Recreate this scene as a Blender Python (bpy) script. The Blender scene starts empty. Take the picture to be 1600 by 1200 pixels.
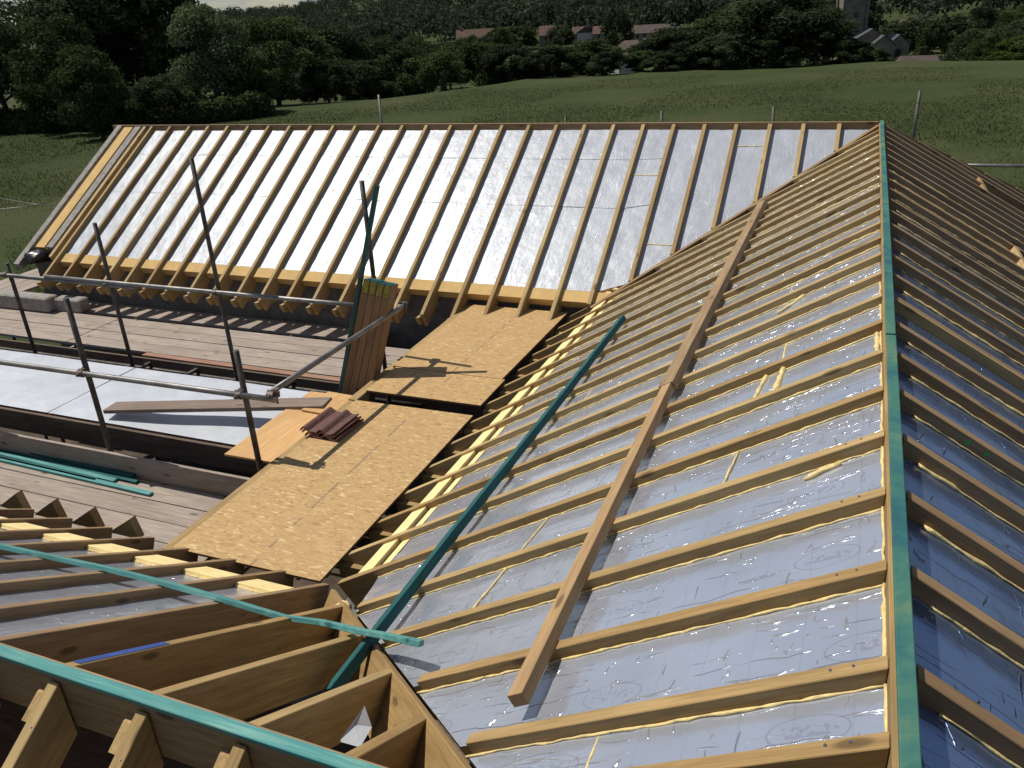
import bpy, math, random
import numpy as np
from mathutils import Vector, Matrix
R = math.radians
random.seed(7); rng = np.random.default_rng(11)
scene = bpy.context.scene
COL = scene.collection

# ------------------------------------------------------------------ camera
cam_d = bpy.data.cameras.new('camera'); cam = bpy.data.objects.new('camera', cam_d); COL.objects.link(cam)
cr = Vector((0.92599, 0.37376, -0.05338)); cu = Vector((-0.11110, 0.40488, 0.90760)); cf = Vector((-0.36083, 0.83449, -0.41644))
M = Matrix.Identity(4)
for i in range(3):
    M[i][0] = cr[i]; M[i][1] = cu[i]; M[i][2] = -cf[i]
M.translation = Vector((-0.2313, -1.6862, 1.4392))
cam.matrix_world = M
cam_d.sensor_width = 36; cam_d.lens = 28.62; cam_d.clip_start = .02; cam_d.clip_end = 6000
scene.camera = cam

# ------------------------------------------------------------------ light
SUN = Vector((-0.58, 0.05, 1.0)).normalized()          # towards the sun
elev = math.asin(SUN.z); azi = math.atan2(SUN.x, SUN.y)
world = bpy.data.worlds.new('World'); scene.world = world; world.use_nodes = True
nt = world.node_tree; nt.nodes.clear()
def wn(t, **k):
    n = nt.nodes.new(t)
    for a, b in k.items(): setattr(n, a, b)
    return n
sky = wn('ShaderNodeTexSky', sky_type='NISHITA', sun_disc=False)
sky.sun_elevation = elev; sky.sun_rotation = azi; sky.air_density = 1.0; sky.dust_density = .4
tc = wn('ShaderNodeTexCoord')
sep = wn('ShaderNodeSeparateXYZ'); nt.links.new(tc.outputs['Generated'], sep.inputs[0])
zz = wn('ShaderNodeMath', operation='MAXIMUM'); nt.links.new(sep.outputs[2], zz.inputs[0]); zz.inputs[1].default_value = 0.0
za = wn('ShaderNodeMath', operation='ADD'); nt.links.new(zz.outputs[0], za.inputs[0]); za.inputs[1].default_value = 0.12
dx = wn('ShaderNodeMath', operation='DIVIDE'); nt.links.new(sep.outputs[0], dx.inputs[0]); nt.links.new(za.outputs[0], dx.inputs[1])
dy = wn('ShaderNodeMath', operation='DIVIDE'); nt.links.new(sep.outputs[1], dy.inputs[0]); nt.links.new(za.outputs[0], dy.inputs[1])
cb = wn('ShaderNodeCombineXYZ'); nt.links.new(dx.outputs[0], cb.inputs[0]); nt.links.new(dy.outputs[0], cb.inputs[1])
nz = wn('ShaderNodeTexNoise'); nz.inputs['Scale'].default_value = 1.1; nz.inputs['Detail'].default_value = 7; nz.inputs['Roughness'].default_value = .6
nt.links.new(cb.outputs[0], nz.inputs['Vector'])
rp = wn('ShaderNodeValToRGB'); rp.color_ramp.elements[0].position = .43; rp.color_ramp.elements[1].position = .64
nt.links.new(nz.outputs['Fac'], rp.inputs['Fac'])
mx = wn('ShaderNodeMix', data_type='RGBA'); nt.links.new(rp.outputs['Color'], mx.inputs[0])
nt.links.new(sky.outputs[0], mx.inputs[6]); mx.inputs[7].default_value = (3.6, 4.0, 4.9, 1)
bg = wn('ShaderNodeBackground'); bg.inputs[1].default_value = 0.068
nt.links.new(mx.outputs[2], bg.inputs[0])
wo = wn('ShaderNodeOutputWorld'); nt.links.new(bg.outputs[0], wo.inputs[0])
sl = bpy.data.lights.new('sun', 'SUN'); sl.energy = 4.7; sl.angle = R(.53); sl.color = (1.0, .94, .83)
so = bpy.data.objects.new('sun', sl); COL.objects.link(so)
so.rotation_euler = SUN.to_track_quat('Z', 'Y').to_euler()
vs = scene.view_settings; vs.view_transform = 'Standard'; vs.look = 'None'; vs.exposure = 0.0; vs.gamma = 1
scene.render.engine = 'CYCLES'

# ------------------------------------------------------------------ materials
class NT:
    def __init__(s, name):
        m = bpy.data.materials.new(name); m.use_nodes = True
        s.m = m; s.t = m.node_tree; s.t.nodes.clear()
        s.out = s.n('ShaderNodeOutputMaterial'); s.p = s.n('ShaderNodeBsdfPrincipled')
        s.l(s.p.outputs[0], s.out.inputs[0])
        s.tc = s.n('ShaderNodeTexCoord'); s.oi = s.n('ShaderNodeObjectInfo')
    def n(s, t, **k):
        x = s.t.nodes.new(t)
        for a, b in k.items(): setattr(x, a, b)
        return x
    def l(s, a, b): s.t.links.new(a, b)
    def set(s, **k):
        for a, b in k.items(): s.p.inputs[a.replace('_', ' ')].default_value = b
    def mapv(s, scale, rnd=True, src='Object', rot=(0, 0, 0)):
        mp = s.n('ShaderNodeMapping'); mp.inputs['Scale'].default_value = scale; mp.inputs['Rotation'].default_value = rot
        s.l(s.tc.outputs[src], mp.inputs[0])
        if rnd:
            a = s.n('ShaderNodeVectorMath', operation='ADD'); cx = s.n('ShaderNodeCombineXYZ')
            ml = s.n('ShaderNodeMath', operation='MULTIPLY'); s.l(s.oi.outputs['Random'], ml.inputs[0]); ml.inputs[1].default_value = 87.0
            for i in range(3): s.l(ml.outputs[0], cx.inputs[i])
            s.l(mp.outputs[0], a.inputs[0]); s.l(cx.outputs[0], a.inputs[1]); return a.outputs[0]
        return mp.outputs[0]
    def noise(s, v, scale, det=4, rough=.55, dist=0.):
        x = s.n('ShaderNodeTexNoise'); x.inputs['Scale'].default_value = scale; x.inputs['Detail'].default_value = det
        x.inputs['Roughness'].default_value = rough; x.inputs['Distortion'].default_value = dist; s.l(v, x.inputs['Vector']); return x.outputs['Fac']
    def ramp(s, f, stops):
        x = s.n('ShaderNodeValToRGB'); e = x.color_ramp.elements
        while len(e) < len(stops): e.new(.5)
        for i, (p, c) in enumerate(stops): e[i].position = p; e[i].color = (*c, 1) if len(c) == 3 else c
        s.l(f, x.inputs[0]); return x.outputs[0]
    def mix(s, f, a, b, mode='MIX'):
        x = s.n('ShaderNodeMix', data_type='RGBA', blend_type=mode)
        for i, v in ((0, f), (6, a), (7, b)):
            if isinstance(v, (int, float)): x.inputs[i].default_value = v
            elif isinstance(v, tuple): x.inputs[i].default_value = (*v, 1)
            else: s.l(v, x.inputs[i])
        return x.outputs[2]
    def math(s, op, a, b=None):
        x = s.n('ShaderNodeMath', operation=op)
        for i, v in ((0, a), (1, b)):
            if v is None: continue
            if isinstance(v, (int, float)): x.inputs[i].default_value = v
            else: s.l(v, x.inputs[i])
        return x.outputs[0]
    def bump(s, h, st=.3, d=.01):
        x = s.n('ShaderNodeBump'); x.inputs['Strength'].default_value = st; x.inputs['Distance'].default_value = d
        s.l(h, x.inputs['Height']); s.l(x.outputs[0], s.p.inputs['Normal'])
    def col(s, c): s.l(c, s.p.inputs['Base Color'])

def wood(name, c1, c2, c3, rough=.75, tintvar=.25, knots=True, tint=(.55, .42, .3), blotch=.55):
    w = NT(name)
    v = w.mapv((1.2, 16, 16)); g = w.noise(v, 2.2, 5, .6, .6)
    base = w.ramp(g, [(.25, c1), (.5, c2), (.75, c3)])
    v2 = w.mapv((1.1, 1.1, 1.1)); b = w.noise(v2, 1.7, 3)
    fg = w.noise(w.mapv((3, 90, 90)), 1.6, 4, .7)
    base = w.mix(w.ramp(fg, [(.42, (0, 0, 0)), (.72, (.55, .55, .55))]), base, tuple(x * .62 for x in c1))
    base = w.mix(w.ramp(b, [(.35, (0, 0, 0)), (.75, (blotch, blotch, blotch))]), base, tuple(x * .55 for x in c2))
    if knots:
        vk = w.mapv((3.0, 9, 9)); vo = w.n('ShaderNodeTexVoronoi'); vo.inputs['Scale'].default_value = 1.0; w.l(vk, vo.inputs['Vector'])
        k = w.ramp(vo.outputs['Distance'], [(.0, (1, 1, 1)), (.10, (.9, .9, .9)), (.17, (0, 0, 0))])
        base = w.mix(w.math('MULTIPLY', k, .75), base, tuple(x * .28 for x in c1))
    r = w.math('MULTIPLY', w.oi.outputs['Random'], tintvar * 2)
    base = w.mix(r, base, tint, 'MULTIPLY')
    w.col(base); w.set(Roughness=rough); w.p.inputs['Specular IOR Level'].default_value = .3
    w.bump(g, .25, .004)
    return w.m
M_PINE = wood('pine', (.32, .22, .098), (.49, .355, .168), (.60, .45, .23), tint=(.62, .52, .42), tintvar=.4)
M_PINE2 = wood('pine_beam', (.31, .195, .095), (.42, .275, .14), (.48, .33, .175), tint=(.9, .85, .8))
M_DARK = wood('dark_pine', (.22, .14, .075), (.33, .225, .125), (.42, .30, .17), tint=(.8, .7, .6))  # pine in a darker brown tone
M_WALK = wood('scaffold_board_wood', (.25, .20, .165), (.385, .325, .28), (.47, .405, .355), rough=.9, tintvar=.15, tint=(.8, .75, .72))
M_PLANKR = wood('reddish_board', (.34, .20, .15), (.46, .29, .23), (.52, .36, .29), rough=.9)
M_JOIST = wood('joist_wood_shaded', (.15, .085, .045), (.23, .14, .075), (.30, .19, .105), tint=(.85, .75, .7))  # darkened so the faces of the leaning joists look shaded
M_PLANK = wood('grey_plank', (.17, .13, .105), (.25, .195, .16), (.32, .26, .22), rough=.9)
M_WEATH = wood('weathered_wood', (.10, .075, .06), (.19, .15, .12), (.28, .23, .19), rough=.9)
M_TEAL = wood('treated_batten', (.006, .055, .065), (.013, .105, .115), (.05, .16, .135), blotch=.8, knots=True, tintvar=.1, tint=(.8, .9, .9))
M_TEALG = wood('weathered_teal', (.014, .05, .05), (.03, .085, .08), (.07, .12, .10), tintvar=.1, tint=(.8, .9, .9))
M_TEALL = wood('treated_batten_pale', (.04, .19, .22), (.10, .32, .31), (.28, .46, .37), blotch=.8, knots=True, tintvar=.05, tint=(.8, .9, .9))

def teal_ridge():
    w = NT('treated_ridge'); v = w.mapv((1, 12, 12)); a = w.noise(v, 1.5, 5, .6, 1)
    v2 = w.mapv((1, 1, 1)); b = w.noise(v2, 2.6, 7, .68, .8)
    c = w.ramp(b, [(.3, (.010, .075, .11)), (.43, (.015, .11, .12)), (.55, (.045, .16, .12)), (.70, (.16, .21, .12))])
    c = w.mix(w.math('MULTIPLY', a, .5), c, (.5, .6, .6), 'MULTIPLY')
    w.col(c); w.set(Roughness=.7); w.bump(a, .3, .003); return w.m
M_RIDGE = teal_ridge()

def plain(name, c, rough=.8, var=.35, scale=6, metallic=0., bump=.2, spec=.4):
    w = NT(name); v = w.mapv((1, 1, 1)); n = w.noise(v, scale, 5)
    c1 = tuple(x * (1 - var) for x in c); c2 = tuple(min(1, x * (1 + var)) for x in c)
    w.col(w.ramp(n, [(.3, c1), (.7, c2)])); w.set(Roughness=rough, Metallic=metallic); w.p.inputs['Specular IOR Level'].default_value = spec
    if bump: w.bump(n, bump, .01)
    return w.m
M_YEL = plain('yellow_insulation', (.66, .45, .17), .9, .14, 9)
M_YELW = plain('yellow_insulation_cut', (.78, .62, .30), .9, .12, 14)
M_GOLD = plain('golden_insulation', (.54, .365, .15), .9, .10, 7)
M_GREY = plain('fibre_board', (.25, .235, .22), .9, .3, 14)
M_FOAM = plain('expanding_foam', (.66, .52, .24), .65, .22, 40, bump=.5)
M_STEEL = plain('galvanised_steel', (.19, .185, .18), .5, .35, 5, metallic=.75, bump=.05)
M_RUSTY = plain('dark_steel', (.085, .075, .068), .6, .5, 9, metallic=.55, bump=.15)
M_COUP = plain('coupler_steel', (.12, .10, .09), .6, .5, 20, metallic=.6)
M_BLOCK = plain('wall_block', (.13, .125, .12), .95, .3, 7, bump=.4)
M_BLACK = plain('black_plastic', (.012, .012, .014), .3, .3, 9, bump=.6, spec=.6)
M_TILE = plain('roof_tile', (.115, .055, .045), .55, .3, 30)
M_TILEED = plain('roof_tile_edge', (.16, .07, .055), .8, .3, 30)
M_PLY = wood('orange_ply', (.56, .32, .13), (.68, .42, .19), (.74, .49, .25), knots=False, tintvar=.1)
M_SOIL = plain('bare_soil', (.07, .052, .038), 1., .4, 3)
M_BLUE = plain('blue_paint', (.03, .07, .26), .6, .2, 9)
M_GREEN = plain('green_paint', (.04, .42, .10), .6, .2, 9)
M_NAIL = plain('nail_steel', (.35, .35, .36), .35, .2, 9, metallic=.9)

def foil(name, base=(.80, .82, .86), rough=.26, crease=.5, lines=True, met=.85, coat=.35):
    w = NT(name); v = w.mapv((1, 1, 1))
    # wandering creases
    nd = w.n('ShaderNodeTexNoise'); nd.inputs['Scale'].default_value = 5; nd.inputs['Detail'].default_value = 3; w.l(v, nd.inputs['Vector'])
    ad = w.n('ShaderNodeVectorMath', operation='MULTIPLY_ADD'); w.l(nd.outputs['Color'], ad.inputs[0]); ad.inputs[1].default_value = (.06, .06, .06); w.l(v, ad.inputs[2])
    def streak(scale, rot, wd, lo):
        mp = w.n('ShaderNodeMapping'); mp.inputs['Scale'].default_value = scale; mp.inputs['Rotation'].default_value = (0, 0, R(rot)); w.l(ad.outputs[0], mp.inputs[0])
        n_ = w.noise(mp.outputs[0], 1.0, 1.5, .4)
        e_ = w.math('ABSOLUTE', w.math('SUBTRACT', n_, .5))
        l_ = w.ramp(e_, [(0., (1, 1, 1)), (wd, (0, 0, 0))])
        m_ = w.ramp(w.noise(mp.outputs[0], 2.3, 2), [(lo, (0, 0, 0)), (lo + .07, (1, 1, 1))])
        return w.math('MULTIPLY', l_, m_)
    cr_ = w.math('ADD', streak((1.5, 20, 3), 4, .030, .50), streak((13, 4, 3), -30, .022, .56))
    und = w.noise(v, 5.0, 3, .5); fine = w.noise(v, 38, 4, .6)
    h = w.math('ADD', w.math('MULTIPLY', cr_, crease), w.math('ADD', w.math('MULTIPLY', und, 1.3), w.math('MULTIPLY', fine, .07)))
    c = w.ramp(w.noise(v, 3.2, 4), [(.3, tuple(x * .86 for x in base)), (.7, base)])
    if lines:   # faint printed grid lines and an oval printed emblem on the foil facing
        sp = w.n('ShaderNodeSeparateXYZ'); w.l(w.tc.outputs['Object'], sp.inputs[0])
        fx = w.math('ABSOLUTE', w.math('SUBTRACT', w.math('FRACT', w.math('DIVIDE', sp.outputs[0], .15)), .5))
        ln = w.math('LESS_THAN', fx, .014)
        c = w.mix(w.math('MULTIPLY', ln, .22), c, (.30, .31, .36))
        vo2 = w.math('ADD', w.math('MULTIPLY', w.oi.outputs['Random'], .35), sp.outputs[0])
        ex = w.math('DIVIDE', w.math('MULTIPLY', w.math('SUBTRACT', w.math('FRACT', w.math('DIVIDE', vo2, .78)), .5), .78), .105)
        ey = w.math('DIVIDE', w.math('SUBTRACT', sp.outputs[1], w.math('SUBTRACT', w.math('MULTIPLY', w.oi.outputs['Random'], .14), .07)), .05)
        rr = w.math('SQRT', w.math('ADD', w.math('MULTIPLY', ex, ex), w.math('MULTIPLY', ey, ey)))
        ring = w.math('LESS_THAN', w.math('ABSOLUTE', w.math('SUBTRACT', rr, 1.)), .035)
        gl = w.n('ShaderNodeTexNoise'); gl.inputs['Scale'].default_value = 60; w.l(w.tc.outputs['Object'], gl.inputs['Vector'])
        scr = w.math('MULTIPLY', w.math('MULTIPLY', w.math('GREATER_THAN', gl.outputs['Fac'], .52), w.math('LESS_THAN', rr, .75)), w.math('LESS_THAN', w.math('ABSOLUTE', ey), .38))
        c = w.mix(w.math('MULTIPLY', w.math('MAXIMUM', ring, scr), .35), c, (.25, .25, .30))
    w.col(c); w.set(Metallic=met)
    rf = w.n('ShaderNodeMapRange'); w.l(w.noise(v, 4, 3), rf.inputs[0]); rf.inputs[3].default_value = rough * .75; rf.inputs[4].default_value = rough * 1.3
    w.l(rf.outputs[0], w.p.inputs['Roughness'])
    w.bump(h, 1.0, .0075)
    w.p.inputs['Coat Weight'].default_value = coat; w.p.inputs['Coat Roughness'].default_value = .12
    return w.m
M_FOIL = foil('foil_facing', (.53, .57, .67), .20, .50, True, .58, coat=.5)
M_FOILF = foil('foil_facing_lit', (.38, .41, .47), .40, .14, False, .08, coat=.03)  # same foil, its colour toned for the sun glare on the far slope
M_FOILF.node_tree.nodes['Principled BSDF'].inputs['Specular IOR Level'].default_value = .32
M_FOILD = foil('foil_facing_shaded', (.20, .28, .48), .24, .6, False, .78, coat=.25)  # same foil, the right slope's blue sky reflection put into its colour
M_FOILS = foil('foil_sheet', (.56, .59, .65), .40, .05, False, .15)

def osb():
    w = NT('osb_board')
    def layer(rot, sc):
        v = w.mapv(sc, True, 'Object', (0, 0, rot)); vo = w.n('ShaderNodeTexVoronoi'); vo.inputs['Scale'].default_value = 1; w.l(v, vo.inputs['Vector'])
        return vo.outputs['Color']
    a = layer(R(20), (20, 78, 1)); b = layer(R(105), (17, 66, 1)); c3 = layer(R(65), (16, 80, 1))
    v = w.mapv((1, 1, 1)); s1 = w.ramp(w.noise(v, 16, 2), [(.48, (0, 0, 0)), (.52, (1, 1, 1))]); s2 = w.ramp(w.noise(v, 11, 2), [(.53, (0, 0, 0)), (.56, (1, 1, 1))])
    m = w.mix(s1, a, b); m = w.mix(s2, m, c3)
    sp = w.n('ShaderNodeSeparateColor'); w.l(m, sp.inputs[0])
    c = w.ramp(sp.outputs[0], [(.0, (.29, .165, .065)), (.2, (.395, .25, .10)), (.8, (.45, .295, .125)), (.93, (.51, .35, .155)), (.99, (.63, .48, .26))])
    c = w.mix(w.ramp(w.noise(v, 1.3, 3), [(.3, (0, 0, 0)), (.8, (.4, .4, .4))]), c, (.40, .24, .11))
    # printed dashed centre line
    sep = w.n('ShaderNodeSeparateXYZ'); w.l(w.tc.outputs['Object'], sep.inputs[0])
    ln = w.math('LESS_THAN', w.math('ABSOLUTE', w.math('SUBTRACT', sep.outputs[0], .06)), .011)
    n2 = w.noise(w.mapv((1, 3.5, 1)), 2.0, 2); n3 = w.noise(v, 70, 2)
    ln = w.math('MULTIPLY', ln, w.math('MULTIPLY', w.math('GREATER_THAN', n2, .5), w.math('GREATER_THAN', n3, .42)))
    c = w.mix(w.math('MULTIPLY', ln, .6), c, (.10, .08, .08))
    w.col(c); w.set(Roughness=.72); w.bump(sp.outputs[1], .22, .003); return w.m
M_OSB = osb()
M_OSBE = plain('osb_edge', (.22, .13, .06), .9, .3, 40)

def leafm(name, c, var=.5, tr=.3):
    w = NT(name); v = w.mapv((1, 1, 1), True)
    n = w.noise(v, .9, 3); n2 = w.noise(v, 6, 2)
    cc = w.ramp(n, [(.3, tuple(x * (1 - var) for x in c)), (.7, tuple(x * (1 + var) for x in c))])
    cc = w.mix(w.math('MULTIPLY', n2, .5), cc, (c[0] * .6, c[1] * .7, c[2] * .6))
    w.col(cc); w.set(Roughness=.85); w.p.inputs['Specular IOR Level'].default_value = .06
    t = w.n('ShaderNodeBsdfTranslucent'); w.l(cc, t.inputs[0]); ms = w.n('ShaderNodeMixShader'); ms.inputs[0].default_value = tr
    w.l(w.p.outputs[0], ms.inputs[1]); w.l(t.outputs[0], ms.inputs[2]); w.l(ms.outputs[0], w.out.inputs[0])
    return w.m
L_DARK = leafm('foliage_dark', (.050, .066, .031), .7)
L_MID = leafm('foliage_mid', (.066, .088, .033), .6)
L_WILLOW = leafm('foliage_willow', (.11, .14, .068))
L_LIGHT = leafm('foliage_bright', (.055, .078, .018))
L_FAR = leafm('foliage_far', (.046, .060, .036))
M_BARK = plain('bark', (.07, .055, .04), .95, .3, 6)

def grassm():
    w = NT('meadow_grass'); v = w.mapv((1, 1, 1), False)
    n = w.noise(v, .09, 5, .6); n2 = w.noise(v, 1.4, 6, .7); n3 = w.noise(v, 14, 4, .7)
    c = w.ramp(n, [(.32, (.026, .044, .011)), (.5, (.040, .056, .017)), (.68, (.066, .068, .027))])
    c = w.mix(w.ramp(n2, [(.4, (0, 0, 0)), (.75, (.7, .7, .7))]), c, (.060, .060, .030))
    c = w.mix(w.ramp(n3, [(.45, (0, 0, 0)), (.8, (.35, .35, .35))]), c, (.026, .034, .012))
    w.col(c); w.set(Roughness=.9); w.p.inputs['Specular IOR Level'].default_value = .1
    w.bump(w.math('ADD', n3, n2), .35, .1); return w.m
M_GRASS = grassm()
M_BLADE = leafm('grass_blades', (.056, .074, .025), .3, .65)
M_LAWN = plain('lawn', (.05, .10, .015), 1, .2, .3)
M_STONE = plain('church_stone', (.17, .15, .12), .95, .35, 1.2, bump=.3)  # stone and roof colours lowered to stand in for cloud shadow
M_SLATE = plain('slate_roof', (.055, .056, .062), .7, .25, 1.5)
M_REDT = plain('clay_tile_roof', (.085, .048, .038), .9, .3, .9)
M_BRNT = plain('brown_tile_roof', (.075, .055, .048), .9, .3, .9)
M_REND = plain('render_wall', (.20, .18, .15), .95, .15, .6)
M_WHITE = plain('white_render', (.42, .42, .42), .8, .1, .6)
M_GLASS = plain('dark_glass', (.02, .022, .025), .15, .2, 1, spec=.6)

# ------------------------------------------------------------------ helpers
def tag(o, label, cat, group=None, kind=None):
    if label: o['label'] = label
    if cat: o['category'] = cat
    if group: o['group'] = group
    if kind: o['kind'] = kind
    return o
def empty(name, loc, label, cat, group=None):
    o = bpy.data.objects.new(name, None); COL.objects.link(o); o.location = loc; o.empty_display_size = .2
    o['wloc'] = 0; del o['wloc']
    return tag(o, label, cat, group)
def link(name, me, mats, parent=None, mw=None, smooth=False, bevel=0):
    for m in (mats if isinstance(mats, (list, tuple)) else [mats]): me.materials.append(m)
    o = bpy.data.objects.new(name, me); COL.objects.link(o)
    mw = mw or Matrix.Identity(4)
    if parent is not None:
        o.parent = parent
        pm = Matrix.Translation(parent.location) if parent.parent is None and parent.type == 'EMPTY' else parent['_m'] and Matrix([list(parent['_m'][i * 4:i * 4 + 4]) for i in range(4)])
        o.matrix_basis = pm.inverted() @ mw
    else: o.matrix_basis = mw
    o['_m'] = [x for row in mw for x in row]
    if smooth:
        me.shade_smooth() if hasattr(me, 'shade_smooth') else None
    if bevel:
        b = o.modifiers.new('bevel', 'BEVEL'); b.width = bevel; b.segments = 1; b.limit_method = 'ANGLE'
    return o
class MB:
    def __init__(s): s.v = []; s.f = []; s.mi = []
    def add(s, v, f, mi=0):
        b = len(s.v); s.v += [tuple(x) for x in v]; s.f += [tuple(b + i for i in q) for q in f]; s.mi += [mi] * len(f)
    def box(s, x0, x1, y0, y1, z0, z1, mi=0, M=None):
        v = [Vector((x, y, z)) for z in (z0, z1) for y in (y0, y1) for x in (x0, x1)]
        if M is not None: v = [M @ p for p in v]
        s.add(v, [(0, 2, 3, 1), (4, 5, 7, 6), (0, 1, 5, 4), (2, 6, 7, 3), (0, 4, 6, 2), (1, 3, 7, 5)], mi)
    def prism(s, pts, y0, y1, mi=0, M=None):   # polygon in x,z extruded along y
        n = len(pts); v = [Vector((x, y0, z)) for x, z in pts] + [Vector((x, y1, z)) for x, z in pts]
        if M is not None: v = [M @ p for p in v]
        f = [tuple(range(n)), tuple(range(2 * n - 1, n - 1, -1))] + [(i, i + n, (i + 1) % n + n, (i + 1) % n) for i in range(n)]
        s.add(v, f, mi)
    def tube(s, pts, r, seg=10, mi=0, cap=True):
        pts = [Vector(p) for p in pts]; n = len(pts); rs = r if isinstance(r, (list, tuple)) else [r] * n
        v = []; up = Vector((0, 0, 1))
        for i, p in enumerate(pts):
            d = (pts[min(i + 1, n - 1)] - pts[max(i - 1, 0)]).normalized()
            a = d.cross(up if abs(d.z) < .95 else Vector((1, 0, 0))).normalized(); b = d.cross(a)
            for k in range(seg):
                t = 2 * math.pi * k / seg; v.append(p + (a * math.cos(t) + b * math.sin(t)) * rs[i])
        f = [(i * seg + k, i * seg + (k + 1) % seg, (i + 1) * seg + (k + 1) % seg, (i + 1) * seg + k) for i in range(n - 1) for k in range(seg)]
        if cap: f += [tuple(range(seg))[::-1], tuple((n - 1) * seg + k for k in range(seg))]
        s.add(v, f, mi)
    def mesh(s, name):
        me = bpy.data.meshes.new(name); me.from_pydata(s.v, [], s.f); me.update()
        me.polygons.foreach_set('material_index', s.mi)
        return me
def smooth(me):
    me.polygons.foreach_set('use_smooth', [True] * len(me.polygons)); me.update()

def frame(p0, p1, nrm):
    """local x along p0->p1, z = normal, origin p0"""
    p0 = Vector(p0); x = (Vector(p1) - p0); L = x.length; x.normalize(); z = Vector(nrm); z = (z - x * z.dot(x)).normalized(); y = z.cross(x)
    M = Matrix.Identity(4)
    for i in range(3): M[i][0] = x[i]; M[i][1] = y[i]; M[i][2] = z[i]
    M.translation = p0; return M, L
def timber(name, p0, p1, nrm, w, d, mat, parent=None, s0=0., s1=0., bevel=.0025, mats=None):
    """a timber whose TOP face's centre line runs p0->p1; s0/s1: shear of the end cuts"""
    M, L = frame(p0, p1, nrm); mb = MB(); h = w / 2
    n = max(1, int(L / 1.2)); wob = [0] + [random.uniform(-.002, .002) for _ in range(n - 1)] + [0]
    v = []; 
    for i in range(n + 1):
        t = i / n; xt = L * t; xb = L * t + s0 * (1 - t) + s1 * t; yo = wob[i]
        v += [(xt, -h + yo, 0), (xt, h + yo, 0), (xb, h + yo, -d), (xb, -h + yo, -d)]
    f = []
    for i in range(n):
        a = i * 4; b = a + 4
        f += [(a, b, b + 1, a + 1), (a + 1, b + 1, b + 2, a + 2), (a + 2, b + 2, b + 3, a + 3), (a + 3, b + 3, b, a)]
    f += [(0, 1, 2, 3), (n * 4 + 3, n * 4 + 2, n * 4 + 1, n * 4)]
    mb.add(v, f)
    return link(name, mb.mesh(name), mat, parent, M, bevel=bevel)

# roof planes
TL = math.tan(0.529581); T2 = math.tan(0.574912); L0 = 9.2398
thL = math.atan(TL); th2 = math.atan(T2)
NL = Vector((-math.sin(thL), 0, math.cos(thL))); NR = Vector((math.sin(thL), 0, math.cos(thL)))
NF = Vector((0, -math.sin(th2), math.cos(th2))); NN = Vector((0, math.sin(math.atan(.62)), math.cos(math.atan(.62))))
EAVE = -1.83
def zl(x): return -TL * abs(x)
def zf(y): return -T2 * (L0 - y)
Y1 = -1.155
TN = .62
def zn(y): return -.554 - TN * (y + .30)
YR = -.30                                   # near wing ridge line
ZR = zn(YR)
def zs(y): return ZR - T2 * (YR - y)
def panel(name, A0, A1, B0, B1, nrm, rec, th, mat, parent, rows=1, nx=18, ny=5, amp=.0016, edge=M_YEL):
    """insulation panel between rafters: A line a0->a1 (one side), B line b0->b1, on the slope plane; sunk rec below"""
    A0, A1, B0, B1 = map(Vector, (A0, A1, B0, B1))
    M, L = frame(A0, A1, nrm)
    M = M @ Matrix.Translation((0, 0, -rec)); M.translation += ((B0 - A0) * .5)   # centre the local y
    Mi = M.inverted(); off = Vector(nrm) * -rec
    a0, a1, b0, b1 = [Mi @ (p + off) for p in (A0, A1, B0, B1)]
    mb = MB()
    for r in range(rows):
        bd = [0, .21, .52, 1] if rows == 3 else [0, 1]; t0, t1 = bd[r], bd[r + 1]
        zt = random.uniform(-.003, .003); tilt = random.uniform(-.004, .004); g = []
        for i in range(nx + 1):
            t = t0 + (t1 - t0 - (.0022 if rows > 1 else 0)) * i / nx; p = a0.lerp(a1, t); q = b0.lerp(b1, t)
            for j in range(ny + 1):
                pt = p.lerp(q, j / ny); 
                g.append((pt.x, pt.y, pt.z + random.gauss(0, amp) * (0 if j in (0, ny) else 1) + (zt + tilt * (i / nx - .5) if rows > 1 else 0)))
        f = [(i * (ny + 1) + j, i * (ny + 1) + j + 1, (i + 1) * (ny + 1) + j + 1, (i + 1) * (ny + 1) + j) for i in range(nx) for j in range(ny)]
        # orient faces up
        va = Vector(g[f[0][1]]) - Vector(g[f[0][0]]); vb = Vector(g[f[0][2]]) - Vector(g[f[0][0]])
        if va.cross(vb).z < 0: f = [q[::-1] for q in f]
        mb.add(g, f)
    # body under the foil
    c = [a0, a1, b1, b0]; v = [(p.x, p.y, -.006) for p in c] + [(p.x, p.y, -th) for p in c]
    mb.add(v, [(0, 1, 2, 3), (4, 7, 6, 5), (0, 4, 5, 1), (1, 5, 6, 2), (2, 6, 7, 3), (3, 7, 4, 0)], 1)
    me = mb.mesh(name); sm = [len(p.vertices) == 4 and p.material_index == 0 for p in me.polygons]
    me.polygons.foreach_set('use_smooth', sm)
    return link(name, me, [mat, edge], parent, M)
def foam(A, B, nrm, rec, r, parent, lump=1.0):
    A = Vector(A) - Vector(nrm) * rec; B = Vector(B) - Vector(nrm) * rec; L = (B - A).length; n = max(4, int(L / .035))
    side = (B - A).normalized().cross(Vector(nrm)); mb = MB(); pts = []; rs = []; on = True; k = 0
    for i in range(n + 1):
        if k <= 0: k = random.randint(4, 22); big = random.random() < .12
        k -= 1
        pts.append(A.lerp(B, i / n) + side * random.uniform(-.003, .003) + Vector((0, 0, random.uniform(-.002, .003))))
        rs.append(r * random.uniform(.55, 1.35) * (1.7 * lump if big else 1))
    mb.tube(pts, rs, 6); me = mb.mesh('foam_bead'); smooth(me)
    return link('foam_bead', me, M_FOAM, parent)
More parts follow.
